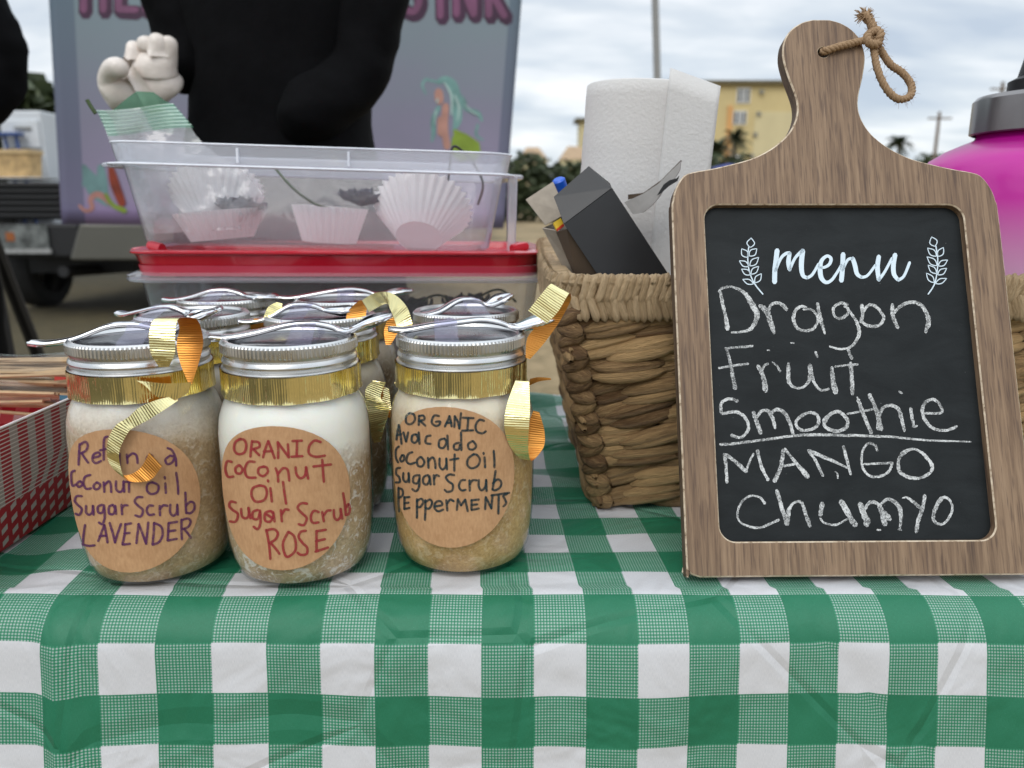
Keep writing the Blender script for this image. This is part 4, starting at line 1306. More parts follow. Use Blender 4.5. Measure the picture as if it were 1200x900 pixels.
bow(JJ["b1"], [
  [((296,392,.470),(301,392,.470)),((294,382,.468),(310,384,.468)),((298,373,.466),(311,374,.466))],
  [((308,374,.468),(313,374,.468)),((314,360,.470),(328,366,.470)),((324,354,.472),(331,356,.472))]], [True, False])

# ------------------------------------------------------------------ spoons taped across the lids
SPN = mm("spoon_chrome", m_metal, "spoon_chrome", (.86, .86, .87), .10)
def build_spoon(tip, end, Y0, Y1, label, L0=None, tape=True, tx=.42, twist=0.0):
    A, B = at(*tip, Y0), at(*end, Y1)
    d = B - A; L = Vector((d.x, d.y, 0)).length
    ex = Vector((d.x, d.y, 0)).normalized(); ey = Vector((-ex.y, ex.x, 0))
    base = TZ + .1265
    t = empty("spoon", (A.x, A.y, TZ + .1255), label, "spoon", "shiny spoons lying across jar lids")
    t.rotation_euler = (0, 0, math.atan2(ex.y, ex.x))
    z0, z1 = A.z - TZ - .1255, B.z - TZ - .1255
    prof = [(0, z0), (.10, z0 - .0004), (.25, z0 + .0018), (.42, .0050), (.54, .0058), (.63, .0044), (.70, .0026), (.76, .0024), (.86, z1 * .55 + .0015), (.94, z1 * .82 + .001), (1, z1)]
    wid = [.0036, .0058, .0056, .0048, .0040, .0034, .0034, .0070, .0116, .0098, .0022]
    dep = [0, 0, 0, 0, 0, 0, .0004, .0018, .0038, .0028, .0004]
    q = cr([(s * L, z, w, dd) for (s, z), w, dd in zip(prof, wid, dep)], 5)
    rows = []
    for x, z, w, dd in q:
        rows.append([(x, w * s, z - dd * (1 - s * s) + .0008 * (1 - s * s) * (1 if dd < .0003 else 0)) for s in (-1, -.75, -.4, 0, .4, .75, 1)])
    b = MB(); b.grid(rows); b.build("metal", SPN, t, angle=180, solid=.0020)
    if tape:
        b = MB(); xs_ = tx * L
        zt = .0064
        rows = []
        for sy, zz in ((-.026, -.0012), (-.020, .0008), (-.010, .0034), (-.004, zt), (0, zt + .0005), (.004, zt), (.010, .0034), (.020, .0008), (.026, -.0012)):
            rows.append([(xs_ + o_ + sy * twist, sy, zz + .0006 * math.sin(o_ * 700 + sy * 300)) for o_ in (-.006, -.002, .002, .006)])
        b.grid(rows); b.build("tape", TAPE, t, angle=180)
    return t
build_spoon((35, 402), (252, 363), .385, .400, "spoon taped on the LAVENDER jar's lid", tx=.60)
build_spoon((246, 395), (459, 369), .392, .402, "spoon taped on the ROSE jar's lid", tx=.52)
build_spoon((455, 386), (655, 371), .404, .414, "spoon taped on the PEPPERMENTS jar's lid", tx=.33)
build_spoon((139, 367), (256, 362), .478, .455, "spoon on the jar right behind the LAVENDER jar", tx=.5)
build_spoon((279, 377), (420, 362), .468, .484, "spoon on the jar right behind the ROSE jar", tx=.55, twist=.3)
build_spoon((486, 369), (600, 345), .492, .515, "spoon with upturned bowl behind the PEPPERMENTS jar", tx=.55)
build_spoon((192, 351), (327, 348), .565, .560, "spoon on the last jar of the LAVENDER column", tx=.5)
build_spoon((326, 349), (484, 340), .560, .575, "spoon on the last jar of the ROSE column", tx=.5)

# ================================================================== MENU BOARD
PSI, TH = R(1.0), R(22.0)
ex = Vector((math.cos(PSI), math.sin(PSI), 0)); bk = Vector((-math.sin(PSI), math.cos(PSI), 0))
ey = Vector((0, 0, math.cos(TH))) + bk * math.sin(TH); en = ex.cross(ey)
BT = .009
B0 = onz(805, 677, TZ + BT * math.sin(TH))
mbd = empty("menu_board", B0, "wooden paddle shaped chalkboard with a chalk menu and twine loop", "menu board")
mbd.matrix_world = Matrix(((ex.x, ey.x, en.x, B0.x), (ex.y, ey.y, en.y, B0.y), (ex.z, ey.z, en.z, B0.z), (0, 0, 0, 1)))
k_ = (B0 - Vector((0, 0, CZ))).length / (onz(805, 677, TZ) - Vector((0, 0, CZ))).length     # size against the first measurement
def bloc(u, v, n=0.0):
    d = ray(u, v); o = Vector((0, 0, CZ)) - B0
    t = (n - o.dot(en)) / d.dot(en)
    p = o + d * t
    return (p.dot(ex), p.dot(ey), n)
half = [(87, 0), (91.6, 1.5), (93.4, 4), (94, 8), (94, 100), (94, 196), (93.2, 209), (91, 217), (86, 224.5), (79, 227), (71.6, 228.3), (60, 231), (47, 234.7), (38, 239), (30.7, 244), (24.5, 250), (20.6, 256.3), (18.6, 262), (18.0, 267), (18.4, 272), (19.8, 278), (22.2, 286), (24.4, 296.8), (24.2, 304), (22.4, 310.5), (18, 316.6), (11.4, 321), (5, 322.9)]
half = [half[0]] + cr(half[1:], 3)[0:]
out = [(94 + x, y) for x, y in half] + [(94 - x, y) for x, y in reversed(half)]
out = [(x * .001 * k_, y * .001 * k_) for x, y in out]
def off(poly, d):
    n = len(poly); q = []
    for i in range(n):
        a, b_, c = Vector(poly[i - 1]), Vector(poly[i]), Vector(poly[(i + 1) % n])
        t = (c - a).normalized(); q.append((b_.x + -t.y * -d * -1, b_.y + t.x * -d * -1) if False else (b_.x - t.y * d, b_.y + t.x * d))
    return q
icx, icy, ihx, ihy = 93.0 * k_ / 1000, 112.5 * k_ / 1000, 74.4 * k_ / 1000, 94.2 * k_ / 1000
inner = [(icx + x, icy + y) for x, y in rrect(ihx, ihy, .0085, 8)]
hole = [(93.9e-3 * k_ + .0033 * math.cos(a), 301.6e-3 * k_ + .0033 * math.sin(a)) for a in [2 * math.pi * j / 20 for j in range(20)]]
CHM = .0008
o_in = off(out, CHM)                       # outline runs counter-clockwise: shrink for the face
inner_o = off(inner, -CHM * .8); hole_o = off(hole, -CHM * .6)
me = bpy.data.meshes.new("frame"); bm = bmesh.new()
def loopv(poly, z): return [bm.verts.new((x, y, z)) for x, y in poly]
def edges(vs): return [bm.edges.new((vs[i], vs[(i + 1) % len(vs)])) for i in range(len(vs))]
f_out, f_in, f_h = loopv(o_in, 0), loopv(inner_o, 0), loopv(hole_o, 0)
ed = edges(f_out) + edges(f_in) + edges(f_h)
r_ = bmesh.ops.triangle_fill(bm, use_beauty=True, use_dissolve=False, edges=ed)
for f in bm.faces:
    if f.normal.z < 0: f.normal_flip()
def strip(a, b_, mi):
    n = len(a)
    for i in range(n):
        f = bm.faces.new((a[i], a[(i + 1) % n], b_[(i + 1) % n], b_[i])); f.material_index = mi; f.smooth = True
c_out = loopv(out, -CHM); strip(f_out, c_out, 1)
s_out = loopv(out, -BT + CHM); strip(c_out, s_out, 2)
k_out = loopv(o_in, -BT); strip(s_out, k_out, 1)
c_in = loopv(inner, -CHM * .8); strip(c_in, f_in, 1)
s_in = loopv(inner, -.0046); strip(s_in, c_in, 0)
c_h = loopv(hole, -CHM * .6); strip(c_h, f_h, 1)
s_h = loopv(hole, -BT); strip(s_h, c_h, 2)
ek = [bm.edges.get((k_out[i], k_out[(i + 1) % len(k_out)])) for i in range(len(k_out))] + [bm.edges.get((s_h[i], s_h[(i + 1) % len(s_h)])) for i in range(len(s_h))]
r2 = bmesh.ops.triangle_fill(bm, use_beauty=True, edges=ek)
for g_ in r2["geom"]:
    if isinstance(g_, bmesh.types.BMFace):
        g_.material_index = 2
        if g_.normal.z > 0: g_.normal_flip()
bm.to_mesh(me); bm.free()
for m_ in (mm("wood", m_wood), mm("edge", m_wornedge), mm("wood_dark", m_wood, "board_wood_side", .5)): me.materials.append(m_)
fr_o = bpy.data.objects.new("frame", me); COL.objects.link(fr_o); fr_o.parent = mbd
me.set_sharp_from_angle(angle=R(35))
# chalkboard panel with its writing
b = MB(); b.box((icx, icy, -.0052), (ihx + .002, ihy + .002, .0008), 0)
ZC = -.0043
def chalk(pts, w, o_, s_, mi=1, lift=.0, jit=.22, n=6):
    p = [(o_[0] + x / s_, o_[1] + y / s_) for x, y in pts]
    w = [x * .9 for x in w] if isinstance(w, (list, tuple)) else w * .9
    vs, fs = stroke2d(p, w, n, jit)
    b.add([bloc(u, v, ZC + lift) for u, v in vs], fs, mi)
Aw, Bw, Cw, Dw = ((830, 320), 6.0), ((960, 340), 5.0), ((830, 460), 5.29), ((980, 450), 5.0)
CHALK = [
 (Aw, [(75,130),(100,105),(160,95)], 3), (Aw, [(160,95),(215,115),(265,150),(300,210),(340,280),(335,330),(300,390),(240,412),(165,418)], [2.5,4,5,6.5,7,6,5,3,2.5]), (Aw, [(85,130),(100,210),(120,300),(135,390)], [3.5,4.5,4.5,6]),
 (Aw, [(365,230),(410,270),(440,350),(462,420)], [5,7,6,4.5]), (Aw, [(425,270),(440,225),(490,210),(530,230),(548,255)], [3,3.5,4,4.5,5]),
 (Aw, [(690,240),(650,235),(610,270),(600,330),(630,390),(690,405),(740,390),(770,340),(760,290),(720,255),(670,255)], [2.5,3.5,4,4.5,4,3.5,3.5,3.5,3.5,3,2.5]), (Aw, [(768,215),(785,300),(805,380),(820,425)], [4,5,4,2.5]),
 (Bw, [(165,85),(130,75),(90,95),(82,130),(100,160),(130,165),(165,140),(170,110),(150,95)], 3.6), (Bw, [(180,125),(215,180),(235,240),(220,290),(180,335),(120,345),(62,330)], [3,4,4.5,4,3,2.6,2.4]),
 (Bw, [(250,90),(255,150),(245,185)], 4.5), (Bw, [(255,130),(290,88),(330,95),(370,140),(378,170),(350,205),(300,212),(260,195),(245,165)], 3.8),
 (Bw, [(428,85),(432,150),(460,220)], [4,5,4]), (Bw, [(440,130),(490,85),(550,70),(600,90),(630,140),(640,190),(625,245)], [4,4.5,4.5,4.5,5,6.5,4]),
 (Aw, [(120,530),(210,522),(310,512)], 3), (Aw, [(130,535),(155,630),(172,720),(190,808)], [3.2,4,4.5,5.5]), (Aw, [(75,668),(170,652),(280,638)], 2.8),
 (Aw, [(350,655),(385,720),(405,825)], [5,6,7]), (Aw, [(375,690),(395,650),(420,638)], 3), (Aw, [(450,625),(485,655),(505,690)], [1.4,2.2,3.2]),
 (Aw, [(565,635),(562,700),(570,770),(610,805),(660,805),(700,770),(720,710),(715,650)], [3.6,5,4.5,3,3,4,6,5.5]), (Aw, [(720,690),(745,770),(790,822),(845,815)], [4.5,3.5,2.8,3]),
 (Aw, [(870,665),(875,740),(895,835)], [4.5,6,7]), (Aw, [(755,555),(768,590)], 2.8), (Aw, [(415,543),(430,543)], 1.6), (Aw, [(580,491),(602,492)], 1.8),
 (Bw, [(170,350),(190,400)], 4), (Bw, [(185,430),(190,500),(195,605)], 5.2), (Bw, [(95,448),(160,440),(225,435)], 2.6),
 (Cw, [(180,52),(130,38),(85,60),(78,100),(90,130),(160,118),(220,145),(248,200),(240,245),(200,278),(145,265)], 3.9),
 (Cw, [(280,125),(300,180),(325,250)], 5), (Cw, [(295,165),(330,115),(370,115),(395,150),(415,220)], [3,4,4.5,5,3.5]), (Cw, [(385,140),(420,105),(470,125),(505,185),(525,255)], 4.5),
 (Cw, [(590,135),(550,170),(548,210),(590,235),(660,220),(685,180),(670,135),(620,125),(570,150)], 3.8), (Cw, [(770,125),(720,170),(730,215),(790,240),(850,220),(865,180),(840,140),(800,118),(750,140),(725,180)], 4.4),
 (Bw, [(230,645),(260,730),(305,835)], 4.8), (Bw, [(165,725),(240,712),(330,695)], 2.6), (Bw, [(295,615),(330,690),(365,815)], 5), (Bw, [(350,810),(350,740),(375,690),(420,675),(465,700),(485,760),(500,825)], [6,5,4,4.4,4.8,4.6,3.4]),
 (Bw, [(535,695),(545,750),(555,800)], 4), (Bw, [(550,800),(572,795)], 3), (Bw, [(470,595),(485,603)], 2.8), (Bw, [(222,628),(228,634)], 2),
 (Bw, [(620,722),(715,718),(705,670),(670,640),(625,655),(605,700),(620,760),(670,810),(740,822),(805,800)], [3,3.2,3.6,3.8,4.4,5,4.4,3.8,3.2,4]),
 (Cw, [(75,320),(150,318),(400,285),(620,262),(880,266)], 3.4), (Bw, [(180,851),(300,855),(450,862),(650,880),(890,888)], [3.4,3,3,2.4,1.8]),
 (Cw, [(100,385),(110,450),(115,555)], [5,4,4]), (Cw, [(105,385),(160,420),(235,490)], 4.6), (Cw, [(235,490),(255,430),(280,380)], 2.8), (Cw, [(305,360),(330,460),(370,540)], 4.2),
 (Cw, [(465,360),(450,460),(412,548)], 5.2), (Cw, [(475,350),(540,430),(615,520)], [3.6,4,6.5]), (Cw, [(470,455),(530,445)], 3),
 (Cw, [(620,360),(665,420),(710,515)], 3.6), (Cw, [(625,360),(740,410),(860,465)], [4.5,4.2,2.6]), (Cw, [(838,335),(860,420),(882,505)], 3.6), (Cw, [(785,490),(800,500),(802,530)], [1.2,2,2.4]),
 (Dw, [(240,390),(225,358),(185,350),(155,390),(148,450),(160,500),(200,540),(260,540),(310,510),(328,462)], 3.3), (Dw, [(330,462),(250,465),(160,470)], 2.8),
 (Dw, [(440,382),(390,400),(365,450),(370,510),(420,545),(490,550),(550,520),(562,480),(530,430),(490,395),(440,382),(380,420)], [3.4,3.4,4,4.6,4.4,3.6,4,4.6,4.4,3.4,3,3]),
 (Cw, [(350,685),(320,650),(265,640),(210,675),(182,740),(195,800),(260,832),(330,835),(435,790)], [4,2.6,2.8,3,2.8,2.4,3,3,3.8]), (Cw, [(425,610),(455,710),(488,812)], 4.8), (Cw, [(488,812),(500,730),(530,685),(575,680),(600,740),(630,825)], [6.5,5,3.4,3.8,4.2,5]),
 (Cw, [(705,690),(695,755)], 6), (Cw, [(695,780),(720,808),(790,820),(860,785)], [3,2.6,2.6,2.4]), (Dw, [(30,690),(70,760),(110,825)], 7),
 (Dw, [(140,705),(165,770),(180,825)], 7), (Dw, [(150,720),(192,810)], 5), (Dw, [(165,740),(195,695),(240,700),(265,740),(285,820)], [3.4,4.4,4.6,6.5,7]), (Dw, [(278,750),(312,790)], 6.5), (Dw, [(265,700),(300,675),(340,690),(375,735),(378,800),(372,850)], [3.2,4,5,5.5,4,2.6]), (Dw, [(240,855),(258,856)], 2.4), (Dw, [(365,853),(382,855)], 2),
 (Dw, [(388,668),(415,665),(450,690),(490,725)], [1.6,3,4,4.4]), (Dw, [(518,655),(505,730),(480,800),(470,865)], 4.8),
 (Dw, [(615,670),(585,720),(568,780),(580,810),(620,822),(655,790),(680,740),(670,690),(635,662),(600,690)], [5,5,4.2,4,3.4,3.4,3.2,3,3.4,5])]
for (o_, s_), pts, w in CHALK: chalk(pts, w, o_, s_)
Ew, Fw = ((840, 260), 7.5), ((980, 260), 7.5)
MENU = [
 (Ew, [(530,252),(520,340),(510,430),(508,528)], 6.4), (Ew, [(515,430),(560,325),(605,280),(640,275)], [3.6,4,4.2,5]), (Ew, [(640,277),(630,350),(640,418)], [5,6,5.4]), (Ew, [(640,418),(690,315),(755,252)], [4,3.8,5]),
 (Ew, [(755,255),(745,340),(745,420),(760,475),(795,492)], [6.4,6.6,6.2,5.2,4.2]), (Ew, [(795,492),(840,462),(895,370)], [4,3.8,3.6]),
 (Ew, [(900,402),(950,398),(992,368),(1003,322),(968,300),(922,340),(908,410),(918,490),(960,532),(1010,510),(1060,440),(1095,380)], [3.6,3.6,4.2,4.4,4,5,6.2,6,4.6,4,3.6,3.6]),
 (Fw, [(60,285),(55,400),(45,515)], 6.2), (Fw, [(55,425),(100,335),(145,322)], [3.4,3.6,4.2]), (Fw, [(145,322),(165,385),(182,455),(220,488)], [5.4,6,5.4,4]), (Fw, [(220,488),(275,470),(345,380)], [4,3.6,3.4]),
 (Fw, [(374,305),(362,400),(374,508)], [5.6,6.2,5.4]), (Fw, [(374,508),(425,440),(490,320)], [4.4,3.6,3.6]), (Fw, [(517,290),(502,380),(508,460),(545,512)], [6,6.2,5.8,4.4]), (Fw, [(545,512),(595,475),(645,358)], [4.2,3.6,3.8])]
for (o_, s_), pts, w in MENU: chalk(pts, w, o_, s_, 2, .0001, 0.0, 8)
def sprig(o_, s_, stem, leaves):
    chalk(stem, [1.6, 1.5, 1.5, 1.6, 1.6][:len(stem)], o_, s_, 2, .0001, 0, 6)
    for (bx, by), (tx_, ty_), w in leaves:
        dx, dy = tx_ - bx, ty_ - by; L_ = math.hypot(dx, dy); nx_, ny_ = -dy / L_, dx / L_
        side = lambda s: [(bx, by), (bx + dx * .25 + nx_ * w * s * .8, by + dy * .25 + ny_ * w * s * .8), (bx + dx * .55 + nx_ * w * s, by + dy * .55 + ny_ * w * s), (tx_, ty_)]
        for s in (-1, 1): chalk(side(s), [1.1, 1.25, 1.25, 1.0], o_, s_, 2, .0001, 0, 5)
sprig(*Ew, [(282,215),(272,310),(285,430),(330,540),(405,635)], [((295,225),(302,142),32),((268,312),(218,236),27),((285,300),(352,235),27),((280,392),(198,342),22),((290,387),(368,312),25),((297,465),(217,415),22),((300,460),(368,390),22),((322,545),(227,505),20),((335,535),(392,455),24)])
sprig(*Fw, [(876,215),(892,330),(886,440),(862,550),(808,635)], [((868,215),(838,132),32),((880,302),(802,230),25),((896,305),(942,225),25),((886,385),(797,307),25),((897,387),(978,335),22),((882,455),(807,380),23),((892,465),(970,408),22),((860,535),(792,450),23),((872,542),(970,497),20)])
b.build("chalkboard", [mm("slate", m_slate), mm("chalk", m_chalk), mm("menu_print", simple, "menu_print", (.66, .78, .86), .7, var=.05)], mbd, False)
# jute twine: through the hole, over the edge, a knot and a hanging loop
b = MB()
def twist(pts, r, n=10, pitch=260):
    c = cr(pts, n)
    for ph in (0, 2.09, 4.19):
        q = []
        L_ = 0
        for i, p in enumerate(c):
            if i: L_ += (Vector(p) - Vector(c[i - 1])).length
            t = (Vector(c[min(i + 1, len(c) - 1)]) - Vector(c[max(i - 1, 0)])).normalized()
            a = t.orthogonal().normalized() if i == 0 else (a - t * a.dot(t)).normalized()
            bb_ = t.cross(a); an = L_ * 900 + ph
            q.append(Vector(p) + (a * math.cos(an) + bb_ * math.sin(an)) * r * .5)
        b.tube(q, r * .62, 6)
    # loose fibres
    for i in list(range(len(c) - 1)) * 2:
        p = Vector(c[i]); dd = Vector((random.uniform(-1, 1), random.uniform(-1, 1), random.uniform(-.6, 1))).normalized()
        b.tube([p, p + dd * r * 1.6, p + dd * r * 2.3 + Vector((0, -.001, 0))], [.00010, .00008, .00004], 4)
def bl(u, v, n): return bloc(u, v, n)
twist([bl(964, 61, -.008), bl(966, 60, .0005), bl(985, 54, .0028), bl(1005, 49, .0025), bl(1021, 46, .001)], .0021, 10)
twist([bl(1021, 46, .001), bl(1024, 58, .001), bl(1028, 80, .001), bl(1038, 103, .0), bl(1052, 116, -.001), bl(1066, 113, -.003), bl(1068, 100, -.004), bl(1058, 86, -.004), bl(1044, 76, -.003), bl(1034, 62, -.002), bl(1026, 48, -.001)], .0021, 8)
twist([bl(1026, 50, .002), bl(1032, 42, .0045), bl(1028, 36, .003), bl(1017, 41, .0035), bl(1018, 50, .004), bl(1028, 52, .0035), bl(1031, 44, .0035)], .0023, 8)
twist([bl(1026, 48, .0), bl(1024, 36, .001), bl(1019, 24, .001), bl(1012, 17, .001)], .0026, 8)
for k in range(110):                     # frayed end
    p = Vector(bl(1014 + random.uniform(-2, 3), 21 + random.uniform(-3, 3), .001)); e1 = Vector(bl(1003 + random.uniform(-3, 22), 8 + random.uniform(0, 20), random.uniform(-.003, .005)))
    b.tube([p, p.lerp(e1, .6) + Vector((0, .0012, 0)), e1], [.0004, .00035, .00015], 4)
b.build("twine", mm("twine", m_twine), mbd, angle=180)

# ================================================================== WOVEN BASKET
REED, RIMR = mm("reed", m_reed), mm("rim_reed", m_reed, "rim_reed", (.34, .215, .10), (.74, .54, .32))
bx0, bx1, by0, by1, bh = .031, .492, .455, .700, .128       # rim outline; base is smaller
ix, iyf, iyb = .026, .019, .03                               # inset of the base on the sides, front, back
bas = empty("woven_basket", ((bx0 + bx1) / 2, (by0 + by1) / 2, TZ), "brown woven basket with a thick plaited rim behind the menu board", "basket")
bc = Vector(bas.location)
def bpos(x01, y01, h):
    "point of the basket wall in fractions of its plan, at height h (0..1)"
    k = 1 - h
    xa, xb = bx0 + ix * k, bx1 - ix * k
    ya, yb = by0 + iyf * k, by1 - iyb * k
    return Vector((xa + (xb - xa) * x01, ya + (yb - ya) * y01, TZ + .002 + bh * h)) - bc
rb = random.Random(11)
def lump(mb, c, ax_, up_, nrm, L, H, Dp, tone, u0, pw=2.4):
    "one plaited strand: a flattened, pointed, slightly bent spindle"
    rows, uv = [], []
    n, m = 9, 8
    bend = rb.uniform(-.12, .12) * H
    for i in range(n):
        s = i / (n - 1) * 2 - 1
        w = max(.06, (1 - abs(s) ** pw)) ** .62
        rows.append([c + ax_ * (s * L / 2) + up_ * (math.cos(2 * math.pi * j / m) * H / 2 * w + bend * (1 - s * s)) + nrm * (math.sin(2 * math.pi * j / m) * Dp / 2 * w) for j in range(m + 1)])
        uv.append([(u0 + s * 1.0, j / m) for j in range(m + 1)])
    mb.grid(rows, 0, uv, False, tone)
wv = MB()
NR = 9
for face in ("front", "left", "right", "back"):
    for r_i in range(NR):
        h = (r_i + .5) / NR
        if face in ("front", "back"): A, Bp = bpos(0, 0 if face == "front" else 1, h), bpos(1, 0 if face == "front" else 1, h)
        else: A, Bp = bpos(0 if face == "left" else 1, 0, h), bpos(0 if face == "left" else 1, 1, h)
        L = (Bp - A).length; d = (Bp - A).normalized()
        up_ = (bpos(.5, 0, min(1, h + .1)) - bpos(.5, 0, h)).normalized() if face in ("front",) else Vector((0, 0, 1))
        nr = d.cross(up_).normalized()
        if face == "back" or face == "left": nr = -nr
        step = .026; n = int(L / step) + 2
        ph = (r_i % 2) * .5 + rb.uniform(-.15, .15)
        for k in range(-1, n):
            c = A + d * ((k + ph + .3) * step)
            s = (c - A).dot(d)
            if s < 0 or s > L: continue
            s = min(max(s, .0215), L - .0215); c = A + d * s
            tilt = R(rb.uniform(7, 19)) * (1 if r_i % 4 != 2 else .55)
            ax_ = d * math.cos(tilt) + up_ * math.sin(tilt); uu = up_ * math.cos(tilt) - d * math.sin(tilt)
            L3, H3, t3, c3 = rb.uniform(.044, .058), bh / NR * rb.uniform(1.0, 1.25), rb.uniform(.08, 1.0) ** .6, c + nr * rb.uniform(-.001, .0015)
            for q3 in (-1, 1):        # each strand is a bundle of flat leaves lying side by side
                lump(wv, c3 + uu * (q3 * H3 * .17 + rb.uniform(-.0004, .0004)) + ax_ * rb.uniform(-.002, .002) + nr * ((.0016 if k % 2 else -.0016) + rb.uniform(-.0005, .0005)), (ax_ + uu * rb.uniform(-.035, .035)).normalized(), uu, nr, L3 * rb.uniform(.9, 1.0), H3 * rb.uniform(.60, .74), .0112, min(1, max(0, t3 + rb.uniform(-.22, .22))), rb.uniform(0, 90))
# corner strands
for cx_, cy_ in ((0, 0), (1, 0), (0, 1), (1, 1)):
    for r_i in range(NR * 2):
        h = (r_i + .5) / (NR * 2); c = bpos(cx_, cy_, h)
        d = Vector((1 if cx_ == 0 else -1, -1 if cy_ == 0 else 1, 0)).normalized(); d = Vector((d.x, -d.y * -1 * (1 if cx_ == 0 else -1), 0))
        dd = Vector((1, -1, 0)).normalized() if (cx_, cy_) in ((0, 0), (1, 1)) else Vector((1, 1, 0)).normalized()
        nr = Vector((-1 if cx_ == 0 else 1, -1 if cy_ == 0 else 1, 0)).normalized()
        lump(wv, c + nr * -.002, (dd + Vector((0, 0, .35 * (1 if r_i % 2 else -.4)))).normalized(), Vector((0, 0, 1)), nr, .022, .013, .010, rb.uniform(.0, .6), rb.uniform(0, 90))
wv.build("weave", REED, bas, angle=180)
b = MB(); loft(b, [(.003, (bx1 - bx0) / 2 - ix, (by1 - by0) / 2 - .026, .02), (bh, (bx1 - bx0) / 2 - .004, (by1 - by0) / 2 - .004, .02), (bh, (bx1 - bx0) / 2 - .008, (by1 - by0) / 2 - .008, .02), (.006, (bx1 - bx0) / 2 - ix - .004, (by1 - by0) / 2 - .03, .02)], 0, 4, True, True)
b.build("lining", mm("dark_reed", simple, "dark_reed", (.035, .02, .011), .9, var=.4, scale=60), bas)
f_ = MB(); f_.box((bx0 + .065 + .010 - bc.x, .602 - bc.y, .0425), (.044, .055, .0365)); f_.build('paper_filling', mm('filling', simple, 'filling', (.22, .16, .10), .9, var=.3), bas, False, .008)
# plaited rim
b = MB()
zr = bh + .0115
hx, hy = (bx1 - bx0) / 2 + .001, (by1 - by0) / 2 + .001
pl_ = rrect(hx, hy, .024, 10)
per = cr(pl_, 1, True)
cum = [0]
for i in range(len(per)): cum.append(cum[-1] + (Vector(per[(i + 1) % len(per)]) - Vector(per[i])).length)
def along(s):
    s %= cum[-1]
    for i in range(len(per)):
        if cum[i + 1] >= s:
            t = (s - cum[i]) / max(1e-9, cum[i + 1] - cum[i]); a, c = Vector(per[i]), Vector(per[(i + 1) % len(per)])
            p = a.lerp(c, t); tg = (c - a).normalized(); return Vector((p.x, p.y, 0)), Vector((tg.x, tg.y, 0))
n = int(cum[-1] / .0040)
for k in range(n):
    p, tg = along(k * cum[-1] / n)
    nr = Vector((tg.y, -tg.x, 0))
    # the back left corner stands higher, where a handle is worked into the rim
    lift = .012 * math.exp(-(((p.x + hx) / .05) ** 2 + ((p.y - hy) / .06) ** 2))
    for row, (zo, ang, oo) in enumerate(((.0046, 17, .0060), (-.0058, -15, .0056), (.0088, 75, .0005))):
        a_ = R(ang + rb.uniform(-7, 7))
        ax_ = (Vector((0, 0, 1)) * math.cos(a_) + tg * math.sin(a_)) if row < 2 else (nr * -.9 + tg * .4 + Vector((0, 0, .1))).normalized()
        u_ = tg * math.cos(a_) - Vector((0, 0, 1)) * math.sin(a_) if row < 2 else (tg - ax_ * tg.dot(ax_)).normalized()
        lump(b, p + Vector((0, 0, zr + zo + lift + rb.uniform(-.0006, .0006))) + nr * (oo + rb.uniform(-.0006, .0006)), ax_, u_, nr if row < 2 else Vector((0, 0, 1)), .0185 if row < 2 else .018, .0054, .0060, rb.uniform(.45, .95), rb.uniform(0, 90), 7)
core = MB()
pc = [(p[0], p[1], zr + .012 * math.exp(-(((p[0] + hx) / .05) ** 2 + ((p[1] - hy) / .06) ** 2))) for p in per]
b.tube(pc + [pc[0]], .0070, 10, 0, False, .15)
rim = b.build("rim", RIMR, bas, angle=180)

# ------------------------------------------------------------------ paper towel roll
PT = mm("towel_paper", paper_thin, "towel_paper", (.80, .79, .775), .25, .9, .28, 420)
pt = empty("paper_towel_roll", (.0905, .602, TZ + .087), "white paper towel roll with a loose end standing in the woven basket", "paper towel", rot=(0, R(3.3), 0))
b = MB(); PRR, PH = .046, .189
pr = [(.019, 0), (PRR - .001, 0), (PRR, .001)] + [(PRR + .0002 * math.sin(k * 2.1), PH * k / 20) for k in range(1, 20)] + [(PRR, PH - .001), (PRR - .001, PH), (.019, PH)]
b.lathe(pr, 72); b.build("roll", PT, pt, angle=50)
b = MB(); b.lathe([(.0185, .001), (.0185, PH - .001), (.0175, PH - .001), (.0175, .001)], 32); b.build("core", KR, pt)
b = MB(); rows = []
for k in range(15):
    h = PH * k / 14
    # the loose end peels off the front and stands out to the right
    row = []
    for j in range(13):
        s = j / 12
        a0 = R(-78)
        x = PRR * math.cos(a0) - .0062 + s * .0335 + .002 * (h / PH)
        y = PRR * math.sin(a0) - .0015 - .008 * s
        row.append((x, y, h + .007 - .011 * s))
    rows.append(row)
b.grid(rows); b.build("loose_sheet", PT, pt, solid=.0006, angle=180)

# ------------------------------------------------------------------ cartons standing in the basket
BC = mm("black_card", simple, "black_card", (.016, .016, .017), .38, var=.15, scale=40, bump=.06, bscale=25, bdist=.004)
GC = mm("grey_card", simple, "grey_card", (.36, .31, .25), .8, var=.1, scale=200)
BR = mm("brown_card", simple, "brown_card", (.075, .05, .03), .8)
def panel(mb, corners, mi=0): mb.add(corners, [(0, 1, 2, 3)], mi)
Yc = .498
A_, B_, C_, D_ = at(661, 263, Yc), at(717, 221, Yc + .006), at(800, 348, Yc + .002), at(718, 358, Yc - .004)
cbx = empty("black_carton", (A_ + C_) / 2, "open black carton tilted in the woven basket before the paper towel", "carton")
oc = Vector(cbx.location); dep = Vector((0, .045, .004))
b = MB(); Z = lambda *p: [x - oc for x in p]
D2 = A_ + (C_ - B_) * 1.15; C2 = B_ + (C_ - B_) * 1.15
panel(b, Z(A_, B_, C2, D2)); panel(b, Z(B_, B_ + dep, C2 + dep, C2)); panel(b, Z(A_ + dep, B_ + dep, C2 + dep, D2 + dep)); panel(b, Z(D2, C2, C2 + dep, D2 + dep))
b.build("box", BC, cbx, False, solid=.0007, bevel=0)
